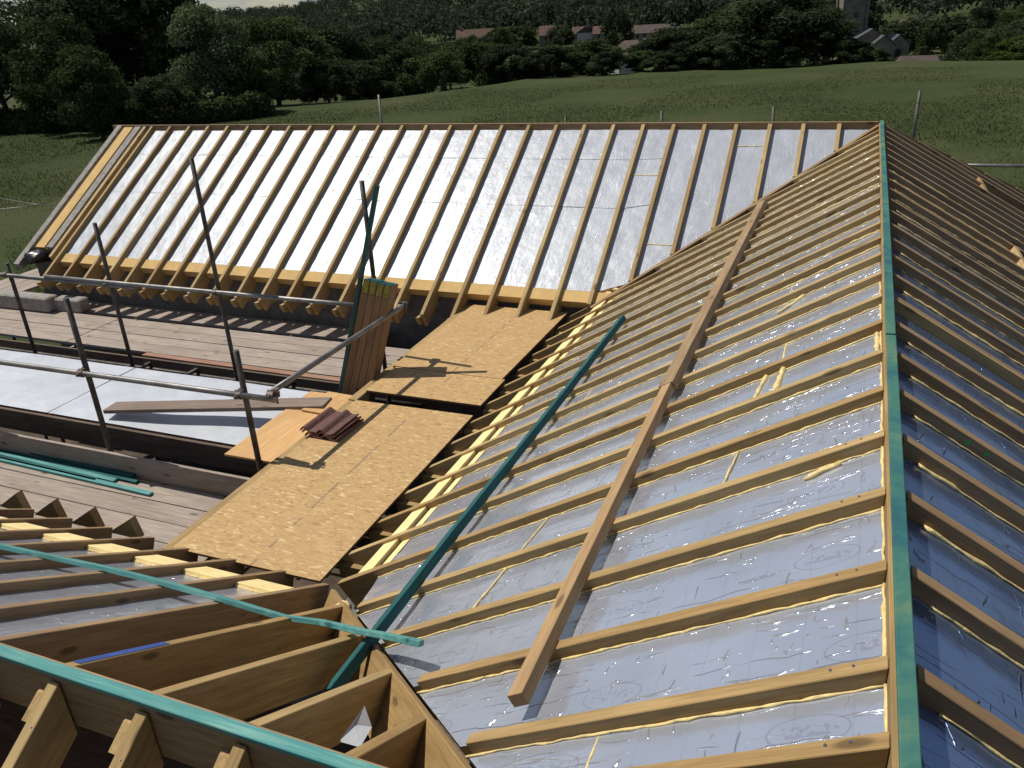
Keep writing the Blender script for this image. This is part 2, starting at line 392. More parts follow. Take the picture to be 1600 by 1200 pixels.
def lump(pos, r, parent, name='foam_lump', mat=None):
    mb = MB(); n = 8; v = []; f = []
    for i in range(n + 1):
        for j in range(12):
            a = math.pi * i / n; b = 2 * math.pi * j / 12; k = 1 + .28 * math.sin(3 * b + i) * math.sin(a) + random.uniform(-.08, .08)
            v.append((pos[0] + r[0] * k * math.sin(a) * math.cos(b), pos[1] + r[1] * k * math.sin(a) * math.sin(b), pos[2] + r[2] * k * math.cos(a)))
    for i in range(n):
        for j in range(12): f.append((i * 12 + j, (i + 1) * 12 + j, (i + 1) * 12 + (j + 1) % 12, i * 12 + (j + 1) % 12))
    mb.add(v, f); me = mb.mesh(name); smooth(me); return link(name, me, mat or M_FOAM, parent)

# ------------------------------------------------------------------ the ground
def yc(x): return np.interp(x, [-90, -65, -40, -32, 2, 12, 60], [44, 46, 55, 76, 83, 80, 76])
def sst(a): a = np.clip(a, 0, 1); return a * a * (3 - 2 * a)
def ground(x, y):
    z = -4.9 - 6.2 * sst((y - yc(x)) / 75.)
    H = 22 + 60 * sst((x / np.maximum(y, 1.) + .75) / .45)
    return z + H * sst((y - 230) / 750.)
xs = np.concatenate([np.arange(-1400, -160, 40), np.arange(-160, 60, 4), np.arange(60, 900, 40)])
ys = np.concatenate([np.arange(-120, 0, 20), np.arange(0, 190, 4), np.arange(190, 1300, 25), [1600, 2500]])
X, Yg = np.meshgrid(xs, ys); Z = ground(X, Yg) + .12 * np.sin(X * .31 + 1) * np.sin(Yg * .23)
Z = np.where((np.abs(X + 5) < 14) & (np.abs(Yg - 5) < 14), -4.9, Z)
vv = np.stack([X, Yg, Z], -1).reshape(-1, 3); nxx = len(xs); nyy = len(ys)
me = bpy.data.meshes.new('ground')
me.from_pydata(vv.tolist(), [], [(j * nxx + i, j * nxx + i + 1, (j + 1) * nxx + i + 1, (j + 1) * nxx + i) for j in range(nyy - 1) for i in range(nxx - 1)])
smooth(me); g = link('ground', me, M_GRASS); g['kind'] = 'structure'
mb = MB(); mb.box(-15, 5, -6, 13.4, -5.2, -4.75); o = link('building_plot', mb.mesh('building_plot'), M_SOIL); o['kind'] = 'structure'
# a lawn beyond the crest
def patch(name, pts, mat, dz=.12):
    mb = MB(); n = len(pts); mb.add([(x, y, float(ground(x, y)) + dz) for x, y in pts], [tuple(range(n))]); o = link(name, mb.mesh(name), mat); o['kind'] = 'structure'

# ------------------------------------------------------------------ MAIN ROOF
W = 3.1415; D = .2
main = empty('main_roof', (0, 0, -1.83), 'near timber roof with long teal-topped ridge, rafters over silver foil insulation, running away from the camera', 'roof')
ridge_b = timber('ridge_board', (-.002, -1.55, -.004), (-.002, L0 + .02, -.004), (0, 0, 1), .048, .24, M_PINE, main)
# teal lengths along the ridge top
for a, b, xo0, xo1, dzz in ((-1.55, 2.12, .006, .004, .016), (2.125, L0 + .06, .002, .002, .022)):
    timber('ridge_batten', (xo0, a, dzz), (xo1, b, dzz), (0, 0, 1), .041, .018, M_RIDGE, main)
def xv_near(y): return (-.554 - .62 * (y + .30)) / TL
REC_L, REC_R = .048, .055
RAF = {}
for k in [-.6] + list(range(0, 23)):
    y = .4 * k + (random.uniform(-.008, .008) if k > 0 else 0)
    x1 = -W
    if k <= 4: x1 = xv_near(y) + .075
    if k >= 18: x1 = -(L0 - y) * T2 / TL + .03
    if x1 > -.12: continue
    full = (4 < k < 18)
    sh = D * TL
    rf = timber('rafter', (-.027, y, zl(.027)), (x1, y, zl(x1)), NL, .047, D, M_PINE, main, s0=sh, s1=(sh * .15 if full else -.02))
    RAF[k] = (y, x1)
    if full:
        timber('soffit_bearer', (-W + .0, y - .047, EAVE - .035), (-2.72, y - .047, EAVE - .035), (0, 0, 1), .045, .09, M_PINE, rf)
# nails on the nearest rafters
for k in (-.6, 0, 1, 2, 3):
    y = RAF[k][0]
    rf = [c for c in main.children if c.name.startswith('rafter')][[-.6, 0, 1, 2, 3].index(k)]
    for xo in (-.10, -.15):
        mb = MB(); mb.tube([(xo, y + .005, zl(xo) - .002), (xo, y + .005, zl(xo) + .003)], .004, 8); link('nail', mb.mesh('nail'), M_NAIL, rf)
ks = sorted(RAF)
XE = -2.60
for a, b in zip(ks[:-1], ks[1:]):
    ya, yb = RAF[a][0] + .0235, RAF[b][0] - .0235
    xa = max(XE, xv_near(ya) + .03) if a < 4 else (max(XE, RAF[a][1] + .06) if a >= 18 else XE)
    xb = max(XE, xv_near(yb) + .03) if b < 5 else (max(XE, RAF[b][1] + .06) if b >= 18 else XE)
    xt = -.05
    p = panel('insulation_panel', (xt, ya, zl(xt)), (xa, ya, zl(xa)), (xt, yb, zl(xt)), (xb, yb, zl(xb)), NL, REC_L, .1, M_FOIL, main, nx=22)
    foam((xt, yb - .004, zl(xt)), (xb, yb - .004, zl(xb)), NL, REC_L - .002, .0050, p)
    if a < 8:
        foam((xt + .0, ya, zl(xt)), (xt, yb, zl(xt)), NL, REC_L - .004, .0055, p)
    if random.random() < .35:
        xx = random.uniform(-2.2, -.4)
        if xx > xa: foam((xx, ya, zl(xx)), (xx, yb, zl(xx)), NL, REC_L, .004, p)
    if xa == XE and xb == XE:    # two cut edges of yellow insulation along the eaves
        for (e0, e1, dr) in ((-2.605, -2.665, .045), (-2.685, -2.80, .02)):
            mb = MB(); Mx, Lx = frame((e0, (ya + yb) / 2, zl(e0)), (e1, (ya + yb) / 2, zl(e1)), NL)
            mb.box(0, Lx, -(yb - ya) / 2, (yb - ya) / 2, -dr - .1, -dr); link('insulation_edge', mb.mesh('insulation_edge'), M_YELW, main, Mx)
# last jack bay infill up to the ridge junction
for k in (21, 22):
    pass
# valley boards
def vpt(x): return Vector((x, L0 + zl(x) / T2, zl(x)))
va, vb = vpt(-.03), vpt(-2.83)
vn = (NL + NF).normalized()
timber('valley_board', va + Vector((0, 0, .0)), vb, vn, .045, .2, M_DARK, main)
def npt(x): return Vector((x, -.30 + (-.554 - zl(x)) / .62, zl(x)))
# near valley board: deep, its side catches the sun
na, nb = npt(-.86), npt(-2.86)
timber('valley_board', na + Vector((0, 0, .004)), nb + Vector((0, 0, .004)), (.184, .628, .757), .03, .27, M_PINE, main)
# right slope
for k in [-3, -2, -1] + list(range(0, 30)):
    y = .4 * k + random.uniform(-.008, .008); x0 = .036; x1 = 3.1
    if k >= 24: x0 = (y - L0) * T2 / TL + .04
    segs = [(x0, x1)]
    if k == 23: segs = [(x0, 1.17), (2.3, x1)]
    if k == 15: segs = [(x0, 1.15), (2.2, x1)]
    for s0, s1 in segs:
        rf = timber('rafter', (s0, y, zl(s0)), (s1, y, zl(s1)), NR, .047, D, M_DARK, main, s0=D * TL if s0 < .05 else 0, s1=D * TL)
        if k == 4 and s0 < .1:
            for q in (.30, .37):
                mb = MB(); Mx, _ = frame((q, y - .0245, zl(q) - .02), (q + .03, y - .0245, zl(q + .03) - .02), NR)
                mb.box(0, .014, -.0006, .0006, -.018, .004); link('paint_mark', mb.mesh('paint_mark'), M_GREEN, rf, Mx)
    if k == 7: timber('packer', (.036, y - .035, zl(.036) - .0), (.9, y - .035, zl(.9)), NR, .02, .07, M_PINE, rf)
    if k < 29:
        ya, yb = .4 * k + .03, .4 * k + .37
        def seg(sa, sb, e=None):
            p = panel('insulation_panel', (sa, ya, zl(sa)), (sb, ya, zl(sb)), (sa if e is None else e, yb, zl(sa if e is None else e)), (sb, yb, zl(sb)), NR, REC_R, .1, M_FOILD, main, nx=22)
            foam((sa + .08, yb + .002, zl(sa + .08)), (sb, yb + .002, zl(sb)), NR, REC_R - .004, .0045, p, .9)
        if k in (22, 23): seg(.04, 1.15); seg(2.3, 3.0)
        elif k in (14, 15): seg(.04, 1.13); seg(2.2, 3.0)
        elif k >= 24: seg(x0 + .02, 3.0, (.4 * (k + 1) - L0) * T2 / TL + .06)
        else: seg(.04, 3.0)
for ky, xx in ((22, 1.17), (14, 1.15)):
    for x_ in (xx, 2.25):
        timber('trimmer', (x_, .4 * ky + .025, zl(x_)), (x_, .4 * (ky + 2) - .025, zl(x_)), NR, .045, .2, M_PINE, main)
hp0, hp1 = Vector((.02, L0 + .03, -.02)), Vector((3.12, L0 + 3.12 * TL / T2, zl(3.12)))
timber('hip_board', hp0, hp1, (0, 0, 1), .045, .22, M_DARK, main)
# foam lumps and bits where the two roofs meet
for px, py, pr in ((-2.83, 6.95, .06), (-2.70, 6.98, .045), (-2.62, 7.0, .035)):
    lump((px, py, zl(px) - .0), (pr, pr * .8, pr * .55), main, mat=M_YELW)
def worm(x, y0, y1, r_, dx_=0.):
    foam((x, y0, zl(x)), (x + dx_, y1, zl(x + dx_)), NL, REC_L - .006, r_, main, .8)
for a in ((-.60, 2.03, 2.37, .012, .04), (-.50, 2.04, 2.38, .015, .02), (-.60, 3.42, 3.56, .013, .14), (-.30, 1.12, 1.16, .010, .12), (-.065, 2.04, 2.36, .012), (-.62, 1.23, 1.57, .005, .03), (-1.56, 1.23, 1.57, .005, .06), (-1.63, .83, 1.17, .006, .06)): worm(*a)
lump((-2.63, 1.28, zl(2.63) - .03), (.05, .04, .03), main, mat=M_YELW)

# ------------------------------------------------------------------ FAR WING ROOF
far = empty('far_wing_roof', (-6, L0, -1.83), 'far wing roof with bright white foil between evenly spaced rafters, running across the photo', 'roof')
timber('ridge_board', (-12.15, L0 + .02, .012), (-.03, L0 + .02, .012), (0, 0, 1), .045, .24, M_DARK, far)
XF = -.46763; W2 = 2.816
REC_F = .062
FR = {}
for k in range(27, -1, -1):
    x = XF - .4 * (27 - k) + random.uniform(-.006, .006); full = x < -2.83
    y1 = L0 - W2 if x < -3.14 else (6.72 if full else L0 + zl(x) / T2 + .02)
    rf = timber('rafter', (x, L0 - .005, zf(L0 - .005)), (x, y1, zf(y1)), NF, .047, D, M_PINE, far, s0=D * T2, s1=D * .1)
    FR[k] = (x, y1, full)
    if x < -3.3:
        mb = MB()      # horizontal bearer with a bevelled nose beside each tail
        mb.prism([(0, 0), (0, -.03), (.05, -.11), (.42, -.11), (.42, 0)], -.0225, .0225)
        Mx = Matrix.Translation((x - .047, L0 - W2 - .03, EAVE - .03)) @ Matrix.Rotation(R(90), 4, 'Z')
        link('soffit_bearer', mb.mesh('soffit_bearer'), M_PINE, rf, Mx, bevel=.002)
YE = 6.905
for k in range(0, 27):
    xa, xb = FR[k][0] + .0235, FR[k + 1][0] - .0235
    ya = YE if xa < -2.83 + .1 else L0 + zl(xa) / T2 + .05; yb = YE if xb < -2.83 + .1 else L0 + zl(xb) / T2 + .05
    ya = max(ya, YE); yb = max(yb, YE)
    p = panel('insulation_panel', (xa, L0 - .03, zf(L0 - .03)), (xa, ya, zf(ya)), (xb, L0 - .03, zf(L0 - .03)), (xb, yb, zf(yb)), NF, REC_F, .1, M_FOILF, far, rows=3 if k < 22 else 1, nx=10, ny=5, amp=.0011)
    if k in (24, 21, 22):
        yy = {24: 8.95, 21: 8.5, 22: 7.55}[k]; foam((xa, yy, zf(yy)), (xb, yy, zf(yy)), NF, REC_F, .008, p)
    if xa < -2.6:    # golden insulation edge below the foil
        mb = MB(); Mx, Lx = frame(((xa + xb) / 2, YE - .004, zf(YE - .004)), ((xa + xb) / 2, 6.765, zf(6.765)), NF)
        mb.box(0, Lx, -(xb - xa) / 2, (xb - xa) / 2, -REC_F - .1, -REC_F + .012); link('insulation_edge', mb.mesh('insulation_edge'), M_GOLD, far, Mx)
# last sliver against the ridge junction
p = panel('insulation_panel', (FR[27][0] + .0235, L0 - .03, zf(L0 - .03)), (FR[27][0] + .0235, L0 + zl(FR[27][0]) / T2 + .05, zf(L0 + zl(FR[27][0]) / T2 + .05)), (-.12, L0 - .03, zf(L0 - .03)), (-.12, L0 - .1, zf(L0 - .1)), NF, REC_F, .1, M_FOILF, far, nx=6)
# verge: grey board, golden insulation, grey board
for xx, wd, mat, zo, yb in ((-11.97, .11, M_GREY, .02, 6.62), (-11.78, .19, M_GOLD, -.01, 6.95), (-11.57, .13, M_GREY, 0., 6.95), (-11.42, .06, M_PINE, 0, 6.8)):
    timber({M_GREY: 'verge_board', M_GOLD: 'insulation_edge', M_PINE: 'verge_rafter'}[mat], (xx, L0 - .01, zf(L0 - .01) + zo), (xx, yb, zf(yb) + zo), NF, wd, .12, mat, far)
lump((-11.72, 6.84, zf(6.84) - .05), (.17, .2, .10), far, 'plastic_wrap', M_BLACK)
mb = MB(); mb.add([(-12.02, L0 + .05, -.12), (-11.3, L0 + .05, -.12), (-11.3, L0 + 2.8, -1.95), (-12.02, L0 + 2.8, -1.95)], [(0, 1, 2, 3)])
mb.add([(-12.02, L0 + .05, -.16), (0, L0 + .05, -.16), (2.9, L0 + 2.8, -1.98), (-12.02, L0 + 2.8, -1.98), (-12.02, L0 + .05, -.2), (0, L0 + .05, -.2), (2.9, L0 + 2.8, -2.02), (-12.02, L0 + 2.8, -2.02)], [(0, 1, 2, 3), (4, 7, 6, 5), (0, 4, 5, 1), (1, 5, 6, 2), (2, 6, 7, 3), (3, 7, 4, 0)])
link('back_slope_panel', mb.mesh('back_slope_panel'), M_GREY, far)

# ------------------------------------------------------------------ NEAR WING ROOF
near = empty('near_wing_roof', (-4, YR, -1.83), 'unfinished near wing roof in the bottom left corner, open rafters under a low teal-topped ridge', 'roof')
XL = -9.4
timber('ridge_board', (XL, YR - .012, ZR + .002), (-1.0, YR - .012, ZR + .002), (0, 0, 1), .05, .24, M_DARK, near)
timber('ridge_batten', (XL, YR - .028, ZR + .022), (-1.02, YR - .028, ZR + .022), (0, 0, 1), .045, .019, M_TEALL, near)
NX = [-1.44, -1.80, -2.20, -2.60, -2.99, -3.38, -3.78, -4.18, -4.58, -4.98, -5.38, -5.78, -6.18, -6.58, -6.98, -7.38, -7.78, -8.18, -8.58, -8.98]
for i, x in enumerate(NX):
    yv = -.30 + (-.554 - zl(x)) / TN
    y1 = min(1.76, yv - .02)
    rf = timber('rafter', (x, YR + .02, zn(YR + .02)), (x, y1, zn(y1)), NN, .047, D, M_PINE if x > -2.7 else M_DARK, near, s0=D * T2, s1=D * .12 if y1 > 1.7 else 0)  # lighter pine on the open rafters stands in for bounce light
    if x < -4.6:       # upstand wedge at the tail
        mb = MB(); mb.prism([(0, 0), (.30, -.03), (.30, -.2), (.02, -.2)], -.02, .02)
        mb.v = [(a, b, c + (0.0)) for a, b, c in mb.v]
        mb2 = MB(); mb2.add([(x - .25, 1.72, EAVE - .16), (x + .02, 1.72, EAVE - .2), (x - .12, 1.98, EAVE - .03), (x + .10, 1.90, EAVE - .2), (x - .08, 1.80, EAVE - .22)], [(0, 1, 2), (1, 3, 2), (0, 2, 4), (4, 2, 3), (0, 4, 3, 1)])
        mb3 = MB(); mb3.prism([(0, 0), (-.26, -.17), (.04, -.17)], -.03, .03, 0, Matrix.Translation((x + .03, 1.93, EAVE - .02)))
        link('soffit_wedge', mb3.mesh('soffit_wedge'), M_PINE, rf)
    if x < -2.7 and i < len(NX) - 1:
        xb = NX[i + 1] + .0235; xa = x - .0235
        p = panel('insulation_panel', (xa, YR + .06, zn(YR + .06)), (xa, 1.26, zn(1.26)), (xb, YR + .06, zn(YR + .06)), (xb, 1.26, zn(1.26)), NN, .052, .1, M_FOIL, near, nx=12)
        Mx, Lx = frame(((xa + xb) / 2, 1.265, zn(1.265)), ((xa + xb) / 2, 1.43, zn(1.43)), NN)
        mb = MB(); mb.box(0, Lx, -.176, .176, -.15, -.022); link('insulation_edge', mb.mesh('insulation_edge'), M_YELW, near, Mx, bevel=.004)
        foam((xa - .01, 1.26, zn(1.26)), (xb + .01, 1.26, zn(1.26)), NN, .05, .006, p)
    # south rafter with its collar end
    sr = timber('rafter', (x, YR - .045, zs(YR - .045)), (x, -3.1, zs(-3.1)), Vector((0, -math.sin(th2), math.cos(th2))), .047, D, M_PINE, near, s0=D * T2, s1=D * T2)
    yc0 = YR - .20
    mb = MB(); mb.prism([(.05, -.07), (.135, -.014), (.18, -.014), (.18, -.07)], -.021, .025, 0)
    Mx = Matrix.Translation((x - .054, yc0, zs(yc0 + .135) - .022)) @ Matrix.Rotation(R(90), 4, 'Z')
    link('collar_tie', mb.mesh('collar_tie'), M_PINE, sr, Mx, bevel=.002)
    mb = MB(); q = YR - .17; mb.tube([(x + .008, q, zs(q) - .002), (x + .008, q - .002, zs(q) + .002)], .0035, 8); link('nail', mb.mesh('nail'), M_NAIL, sr)
R1 = [c for c in near.children if c.name.startswith('rafter')][6]
mb = MB(); Mx, Lx = frame((-2.60, YR + .05, zn(YR + .05) + .0015), (-2.60, YR + .42, zn(YR + .42) + .0015), NN); mb.box(0, Lx, -.016, .020, -.001, .0012); 
link('paint_mark', mb.mesh('paint_mark'), M_BLUE, R1, Mx)

# ------------------------------------------------------------------ WALLS
def wallthing(name, label, boxes):
    mb = MB()
    for b in boxes: mb.box(*b)
    return tag(link(name, mb.mesh(name), M_BLOCK), label, 'wall')
wallthing('house_wall', 'grey block wall under the eaves of the far wing, in deep shade', [(-11.9, -2.9, 6.90, 7.05, -4.9, -1.70), (-11.9, -11.65, 7.05, 11.7, -4.9, -1.9)])
wallthing('house_wall', 'dark wall below the main roof eaves behind the chipboard decking', [(-2.88, -2.72, 1.4, 6.90, -4.9, -1.85)])
wallthing('house_wall', 'dark wall below the near wing eaves at lower left', [(-9.4, -2.88, 1.34, 1.48, -4.9, -1.86)])
mb = MB(); mb.box(-9.4, 2.9, -4, 1.34, -2.62, -2.56); mb.box(-2.72, 2.9, 1.34, 11.6, -2.62, -2.56); mb.box(-11.6, -2.72, 6.95, 11.6, -2.62, -2.56)
o = link('loft_dark_deck', mb.mesh('loft_dark_deck'), M_WEATH); tag(o, 'dark deck added to keep the space below the open rafters dark, at lower left', 'ceiling')  # added below the rafters so the loft stays dark

# ------------------------------------------------------------------ DECKING, BOARDS
def board(name, label, cat, c, L, w, t, ang, mat, group=None, tilt=0., bevel=.002, roll=0.):
    """box board: centre of top c, length L along its local x rotated ang about z"""
    mb = MB(); mb.box(-L / 2, L / 2, -w / 2, w / 2, -t, 0)
    Mx = Matrix.Translation(c) @ Matrix.Rotation(ang, 4, 'Z') @ Matrix.Rotation(tilt, 4, 'Y') @ Matrix.Rotation(roll, 4, 'X')
    return tag(link(name, mb.mesh(name), mat, None, Mx, bevel=bevel), label, cat, group)
ZD = -1.785
def osbsheet(label, x0, x1, y0, y1, z, sk=0., tilt=0.):
    mb = MB(); w = (x1 - x0) / 2; l = (y1 - y0) / 2; mb.box(-w, w, -l, l, -.018, 0)
    me = mb.mesh('osb_sheet'); me.materials.clear()
    o = link('osb_sheet', me, [M_OSB, M_OSBE], None, Matrix.Translation(((x0 + x1) / 2, (y0 + y1) / 2, z)) @ Matrix.Rotation(sk, 4, 'Z') @ Matrix.Rotation(tilt, 4, 'X'))
    for p in me.polygons:
        if abs(p.normal.z) < .5: p.material_index = 1
    return tag(o, label, 'board', 'chipboard sheets laid as a walkway over the eaves')
osbsheet('nearest and largest chipboard sheet, with the brown roof tiles on it', -4.30, -3.10, 1.66, 4.06, ZD, .01)
osbsheet('short strip of chipboard just beyond the dark gap', -4.33, -3.13, 4.27, 4.85, ZD, 0)
osbsheet('far chipboard sheet crossed by the wide timber shadow', -4.36, -3.15, 4.856, 6.80, ZD + .003, -.01)
board('edge_plank', 'pale timber edging along the left side of the near chipboard sheet', 'plank', (-4.345, 2.86, ZD - .022), 2.42, .09, .04, R(90.4), M_PINE)
board('edge_plank', 'pale timber edging left of the far chipboard, beside the leaning timbers', 'plank', (-4.40, 5.5, ZD - .020), 2.82, .09, .04, R(91), M_PINE)
for i, yy in enumerate((1.9, 3.0, 4.0, 5.0, 6.2)):
    board('support_joist', ['support timber under the near end of the decking', 'second support timber under the near chipboard', 'support timber at the dark gap between the chipboard sheets', 'support timber under the short chipboard strip', 'support timber under the far chipboard sheet'][i], 'timber', (-3.75, yy, ZD - .063), 1.1, .047, .1, 0, M_DARK)
board('plywood_sheet', 'orange plywood offcut to the left of the near chipboard sheet', 'board', (-4.66, 3.62, -1.875), 1.30, .62, .018, R(90.8), M_PLY, bevel=0)
board('plywood_sheet', 'small orange plywood piece behind the roof tiles and weathered plank', 'board', (-4.58, 4.05, -1.853), .42, .40, .018, R(87), M_PLY, bevel=0)
# foil faced insulation sheets lying flat in the courtyard
for lab, x0, x1 in (('silver faced insulation sheet lying flat beneath the scaffold rail, the right hand one', -7.70, -5.02), ('silver faced insulation sheet lying flat at the left edge, left of the rust coloured joint', -10.35, -7.715)):
    mb = MB(); nx, ny = 24, 12; g = []
    for i in range(nx + 1):
        for j in range(ny + 1): g.append((x0 + (x1 - x0) * i / nx, 3.44 + 1.20 * j / ny, -2.09 + .012 * math.sin(i * .4) * math.sin(j * .5)))
    mb.add(g, [(i * (ny + 1) + j, (i + 1) * (ny + 1) + j, (i + 1) * (ny + 1) + j + 1, i * (ny + 1) + j + 1) for i in range(nx) for j in range(ny)])
    mb.box(x0, x1, 3.44, 4.64, -2.19, -2.105, 1)
    me = mb.mesh('insulation_sheet'); tag(link('insulation_sheet', me, [M_FOILS, plain('cut_edge', (.30, .12, .07), .9)]), lab, 'insulation', 'loose insulation sheets in the courtyard')
board('edge_board', 'dark weathered board on edge under the near side of the silver sheets', 'board', (-7.4, 3.40, -2.10), 5.2, .035, .24, 0, M_WEATH)
board('platform_joist', 'dark timber carrying the far side of the silver sheets', 'timber', (-7.6, 4.60, -2.19), 5.0, .05, .2, 0, M_WEATH)
pl0, pl1 = Vector((-6.98, 3.60, -1.99)), Vector((-4.62, 4.03, -1.83))
o = timber('scaffold_plank', pl0, pl1, (0, .04, 1), .215, .04, M_PLANK); tag(o, 'weathered plank lying across the silver sheet up to the roof tiles', 'plank')
# walkways
def walk(y0, n, x0, x1, z, labs, grp, joint=None, wd=.225, gap=.01):
    for i in range(n):
        yy = y0 + (wd + gap) * (i + .5)
        for j, (a, b) in enumerate([(x0, joint), (joint + .02, x1)] if joint else [(x0, x1)]):
            board('scaffold_board', labs[i][j], 'board', ((a + b) / 2, yy, z + random.uniform(-.003, .003)), b - a, wd, .038, random.uniform(-.001, .001), M_WALK, grp)
o4 = ['nearest', 'second', 'third', 'farthest']
walk(5.375, 4, -14.4, -4.2, -2.25, [('far walkway board left of the joint, %s of four from the courtyard' % s, 'far walkway board right of the joint, %s of four from the courtyard' % s) for s in ['nearest', 'second', 'third', 'last']], 'boards of the far scaffold walkway', joint=-9.72)
board('scaffold_board', 'narrow reddish board along the courtyard edge of the far walkway', 'board', (-6.2, 5.315, -2.252), 4.2, .09, .038, R(-.4), M_PLANKR)
walk(1.93, 4, -9.4, -4.5, -2.25, [('near walkway board, %s' % s,) for s in ['closest to the near roof tails', 'second from the near roof tails', 'third from the near roof tails', 'under the teal batten pile by the toe board']], 'boards of the near scaffold walkway')
walk(6.46, 1, -11, -5.6, -2.27, [('narrow grey board striped by the rafter tail shadows under the far eaves',)], None, wd=.37)
for i in range(4):
    board('scaffold_board', ['board running along the left gable walkway, closest to the gable', 'board of the left gable walkway, second from the gable', 'board of the left gable walkway, third from the gable', 'outermost board of the left gable walkway'][i], 'board', (-12.42 - .24 * i, 9.3, -2.2), 5.2, .225, .038, R(90.2), M_WALK, 'boards of the gable walkway')
board('toe_board', 'dark board on edge hung along the courtyard side of the far walkway', 'board', (-9.0, 5.25, -2.27), 9.8, .03, .30, 0, M_WEATH)
board('toe_board', 'weathered toe board standing behind the teal batten pile', 'board', (-7.1, 2.90, -2.035), 5.2, .035, .22, 0, M_WALK)
board('stone_lintel', 'rough stone topped block at the left end under the far eaves', 'block', (-11.6, 6.30, -2.02), 1.25, .22, .22, 0, M_GREY, bevel=.02)
board('stone_lintel', 'small pale block beside the rough stone block under the far eaves', 'block', (-10.75, 6.42, -2.06), .5, .2, .2, .05, M_GREY, bevel=.02)
# teal batten pile on the near walkway
tl = [(-5.98, 2.86, 0, 'top batten of the teal pile on the near walkway, nearest the toe board', 0), (-5.90, 2.815, 0, 'teal batten under the top of the pile, ends furthest right at the toe board', 1), (-6.12, 2.77, 1, 'pale teal batten in the middle of the pile on the near walkway', 0), (-5.62, 2.69, 1, 'pale green batten reaching furthest right, nearest the camera in the pile', 1), (-6.3, 2.73, 0, 'dark teal batten at the bottom of the pile', 1)]
for xe, ye, pale, lab, lvl in tl:
    L = 4.1; a = -.035 + .01 * lvl
    cx = xe - L / 2 * math.cos(a); cy = ye - L / 2 * math.sin(a)
    board('batten', lab, 'batten', (cx, cy, -2.25 + .027 + (.026 if lvl == 0 and not pale else 0)), L, .05, .025, a, M_TEALL if pale else M_TEAL, 'teal battens piled on the near walkway')

# loose timbers on the roofs
zb = lambda x: zl(x)
def loose(name, lab, cat, pts, nrm, w, d, mat, lift):
    p = [Vector(q) + Vector(nrm) * lift for q in pts]; mb = MB(); n = len(p); L = (p[-1] - p[0]).length
    Mx, _ = frame(p[0], p[-1], nrm); Mi = Mx.inverted(); q = [Mi @ a for a in p]; h = w / 2; v = []
    for a in q: v += [(a.x, a.y - h, a.z), (a.x, a.y + h, a.z), (a.x, a.y + h, a.z - d), (a.x, a.y - h, a.z - d)]
    f = []
    for i in range(n - 1):
        a = i * 4; b = a + 4; f += [(a, b, b + 1, a + 1), (a + 1, b + 1, b + 2, a + 2), (a + 2, b + 2, b + 3, a + 3), (a + 3, b + 3, b, a)]
    f += [(0, 1, 2, 3), (n * 4 - 1, n * 4 - 2, n * 4 - 3, n * 4 - 4)]; mb.add(v, f)
    return tag(link(name, mb.mesh(name), mat, None, Mx, bevel=.002), lab, cat)
loose('loose_beam', 'long brown beam lying near the ridge of the main roof, the farther wider length', 'timber', [(-1.09, 2.62, zb(1.09)), (-1.115, 7.62, zb(1.115))], NL, .095, .055, M_DARK, .056)
loose('loose_beam', 'brown square beam lying near the ridge of the main roof, its cut end pointing at the camera', 'timber', [(-1.035, .10, zb(1.035)), (-1.09, 2.66, zb(1.09))], NL, .062, .05, M_PINE2, .052)
loose('batten', 'dark teal batten lying up the main roof slope from the valley', 'batten', [(-2.055, .40, zb(2.055) + .0), (-2.06, 1.6, zb(2.06)), (-2.03, 3.4, zb(2.03)), (-2.03, 5.15, zb(2.03))], NL, .045, .05, M_TEAL, .052)
def nfz(x, y): return max(zn(y), zl(x))
loose('batten', 'light teal batten sagging across the near wing rafters, end poking over the main roof foil', 'batten', [(-6.4, .55, zn(.55)), (-4.48, .70, zn(.70)), (-3.75, .773, zn(.773) + .005), (-3.39, .782, zn(.782) + .005), (-2.99, .766, zn(.766) + .005), (-2.63, .806, -1.27), (-2.42, .83, -1.262), (-2.27, .79, -1.215), (-2.12, .725, -1.145), (-1.955, .66, -1.065), (-1.80, .58, -.975), (-1.64, .49, -.875)], NN, .042, .025, M_TEALL, .027)

# ------------------------------------------------------------------ SCAFFOLD
scaf = empty('scaffold', (-7, 4, -4.8), 'steel tube scaffold round the courtyard with guard rails and upright poles', 'scaffold')
def tubeo(name, a, b, mat, parent=scaf, r=.0242):
    a = Vector(a); b = Vector(b); Mx, L = frame(a, b, (0, 0, 1) if abs((b - a).normalized().z) < .9 else (0, 1, 0))
    mb = MB(); n = 6; mb.tube([(L * i / n, 0, 0) for i in range(n + 1)], r, 14, cap=True); me = mb.mesh(name)
    me.polygons.foreach_set('use_smooth', [len(p.vertices) == 4 for p in me.polygons])
    return link(name, me, mat, parent, Mx)
YN, YF = 2.95, 5.14
for (x, y, zt, m) in ((-6.32, YN, -.57, M_RUSTY), (-4.60, YN, -.87, M_RUSTY), (-6.71, YF, .22, M_RUSTY), (-8.35, YF, -.54, M_RUSTY), (-10.06, YF, -1.12, M_RUSTY), (-4.66, YF, .02, M_RUSTY), (-12.4, 6.5, -1.5, M_RUSTY), (-8.3, YN, -.6, M_RUSTY)):
    tubeo('standard', (x, y, -4.75), (x + .02, y, zt), m)
tubeo('guard_rail', (-9.6, YN - .05, -1.27), (-4.24, YN - .05, -1.235), M_STEEL)
tubeo('guard_rail', (-9.35, YF - .05, -1.235), (-4.72, YF - .05, -1.25), M_STEEL)
tubeo('guard_rail', (-13.2, YF - .05, -1.25), (-7.9, YF - .05, -1.275), M_STEEL, r=.0265)
tubeo('guard_rail', (-4.31, YN - .03, -1.195), (-4.31, YF + .02, -1.215), M_STEEL)
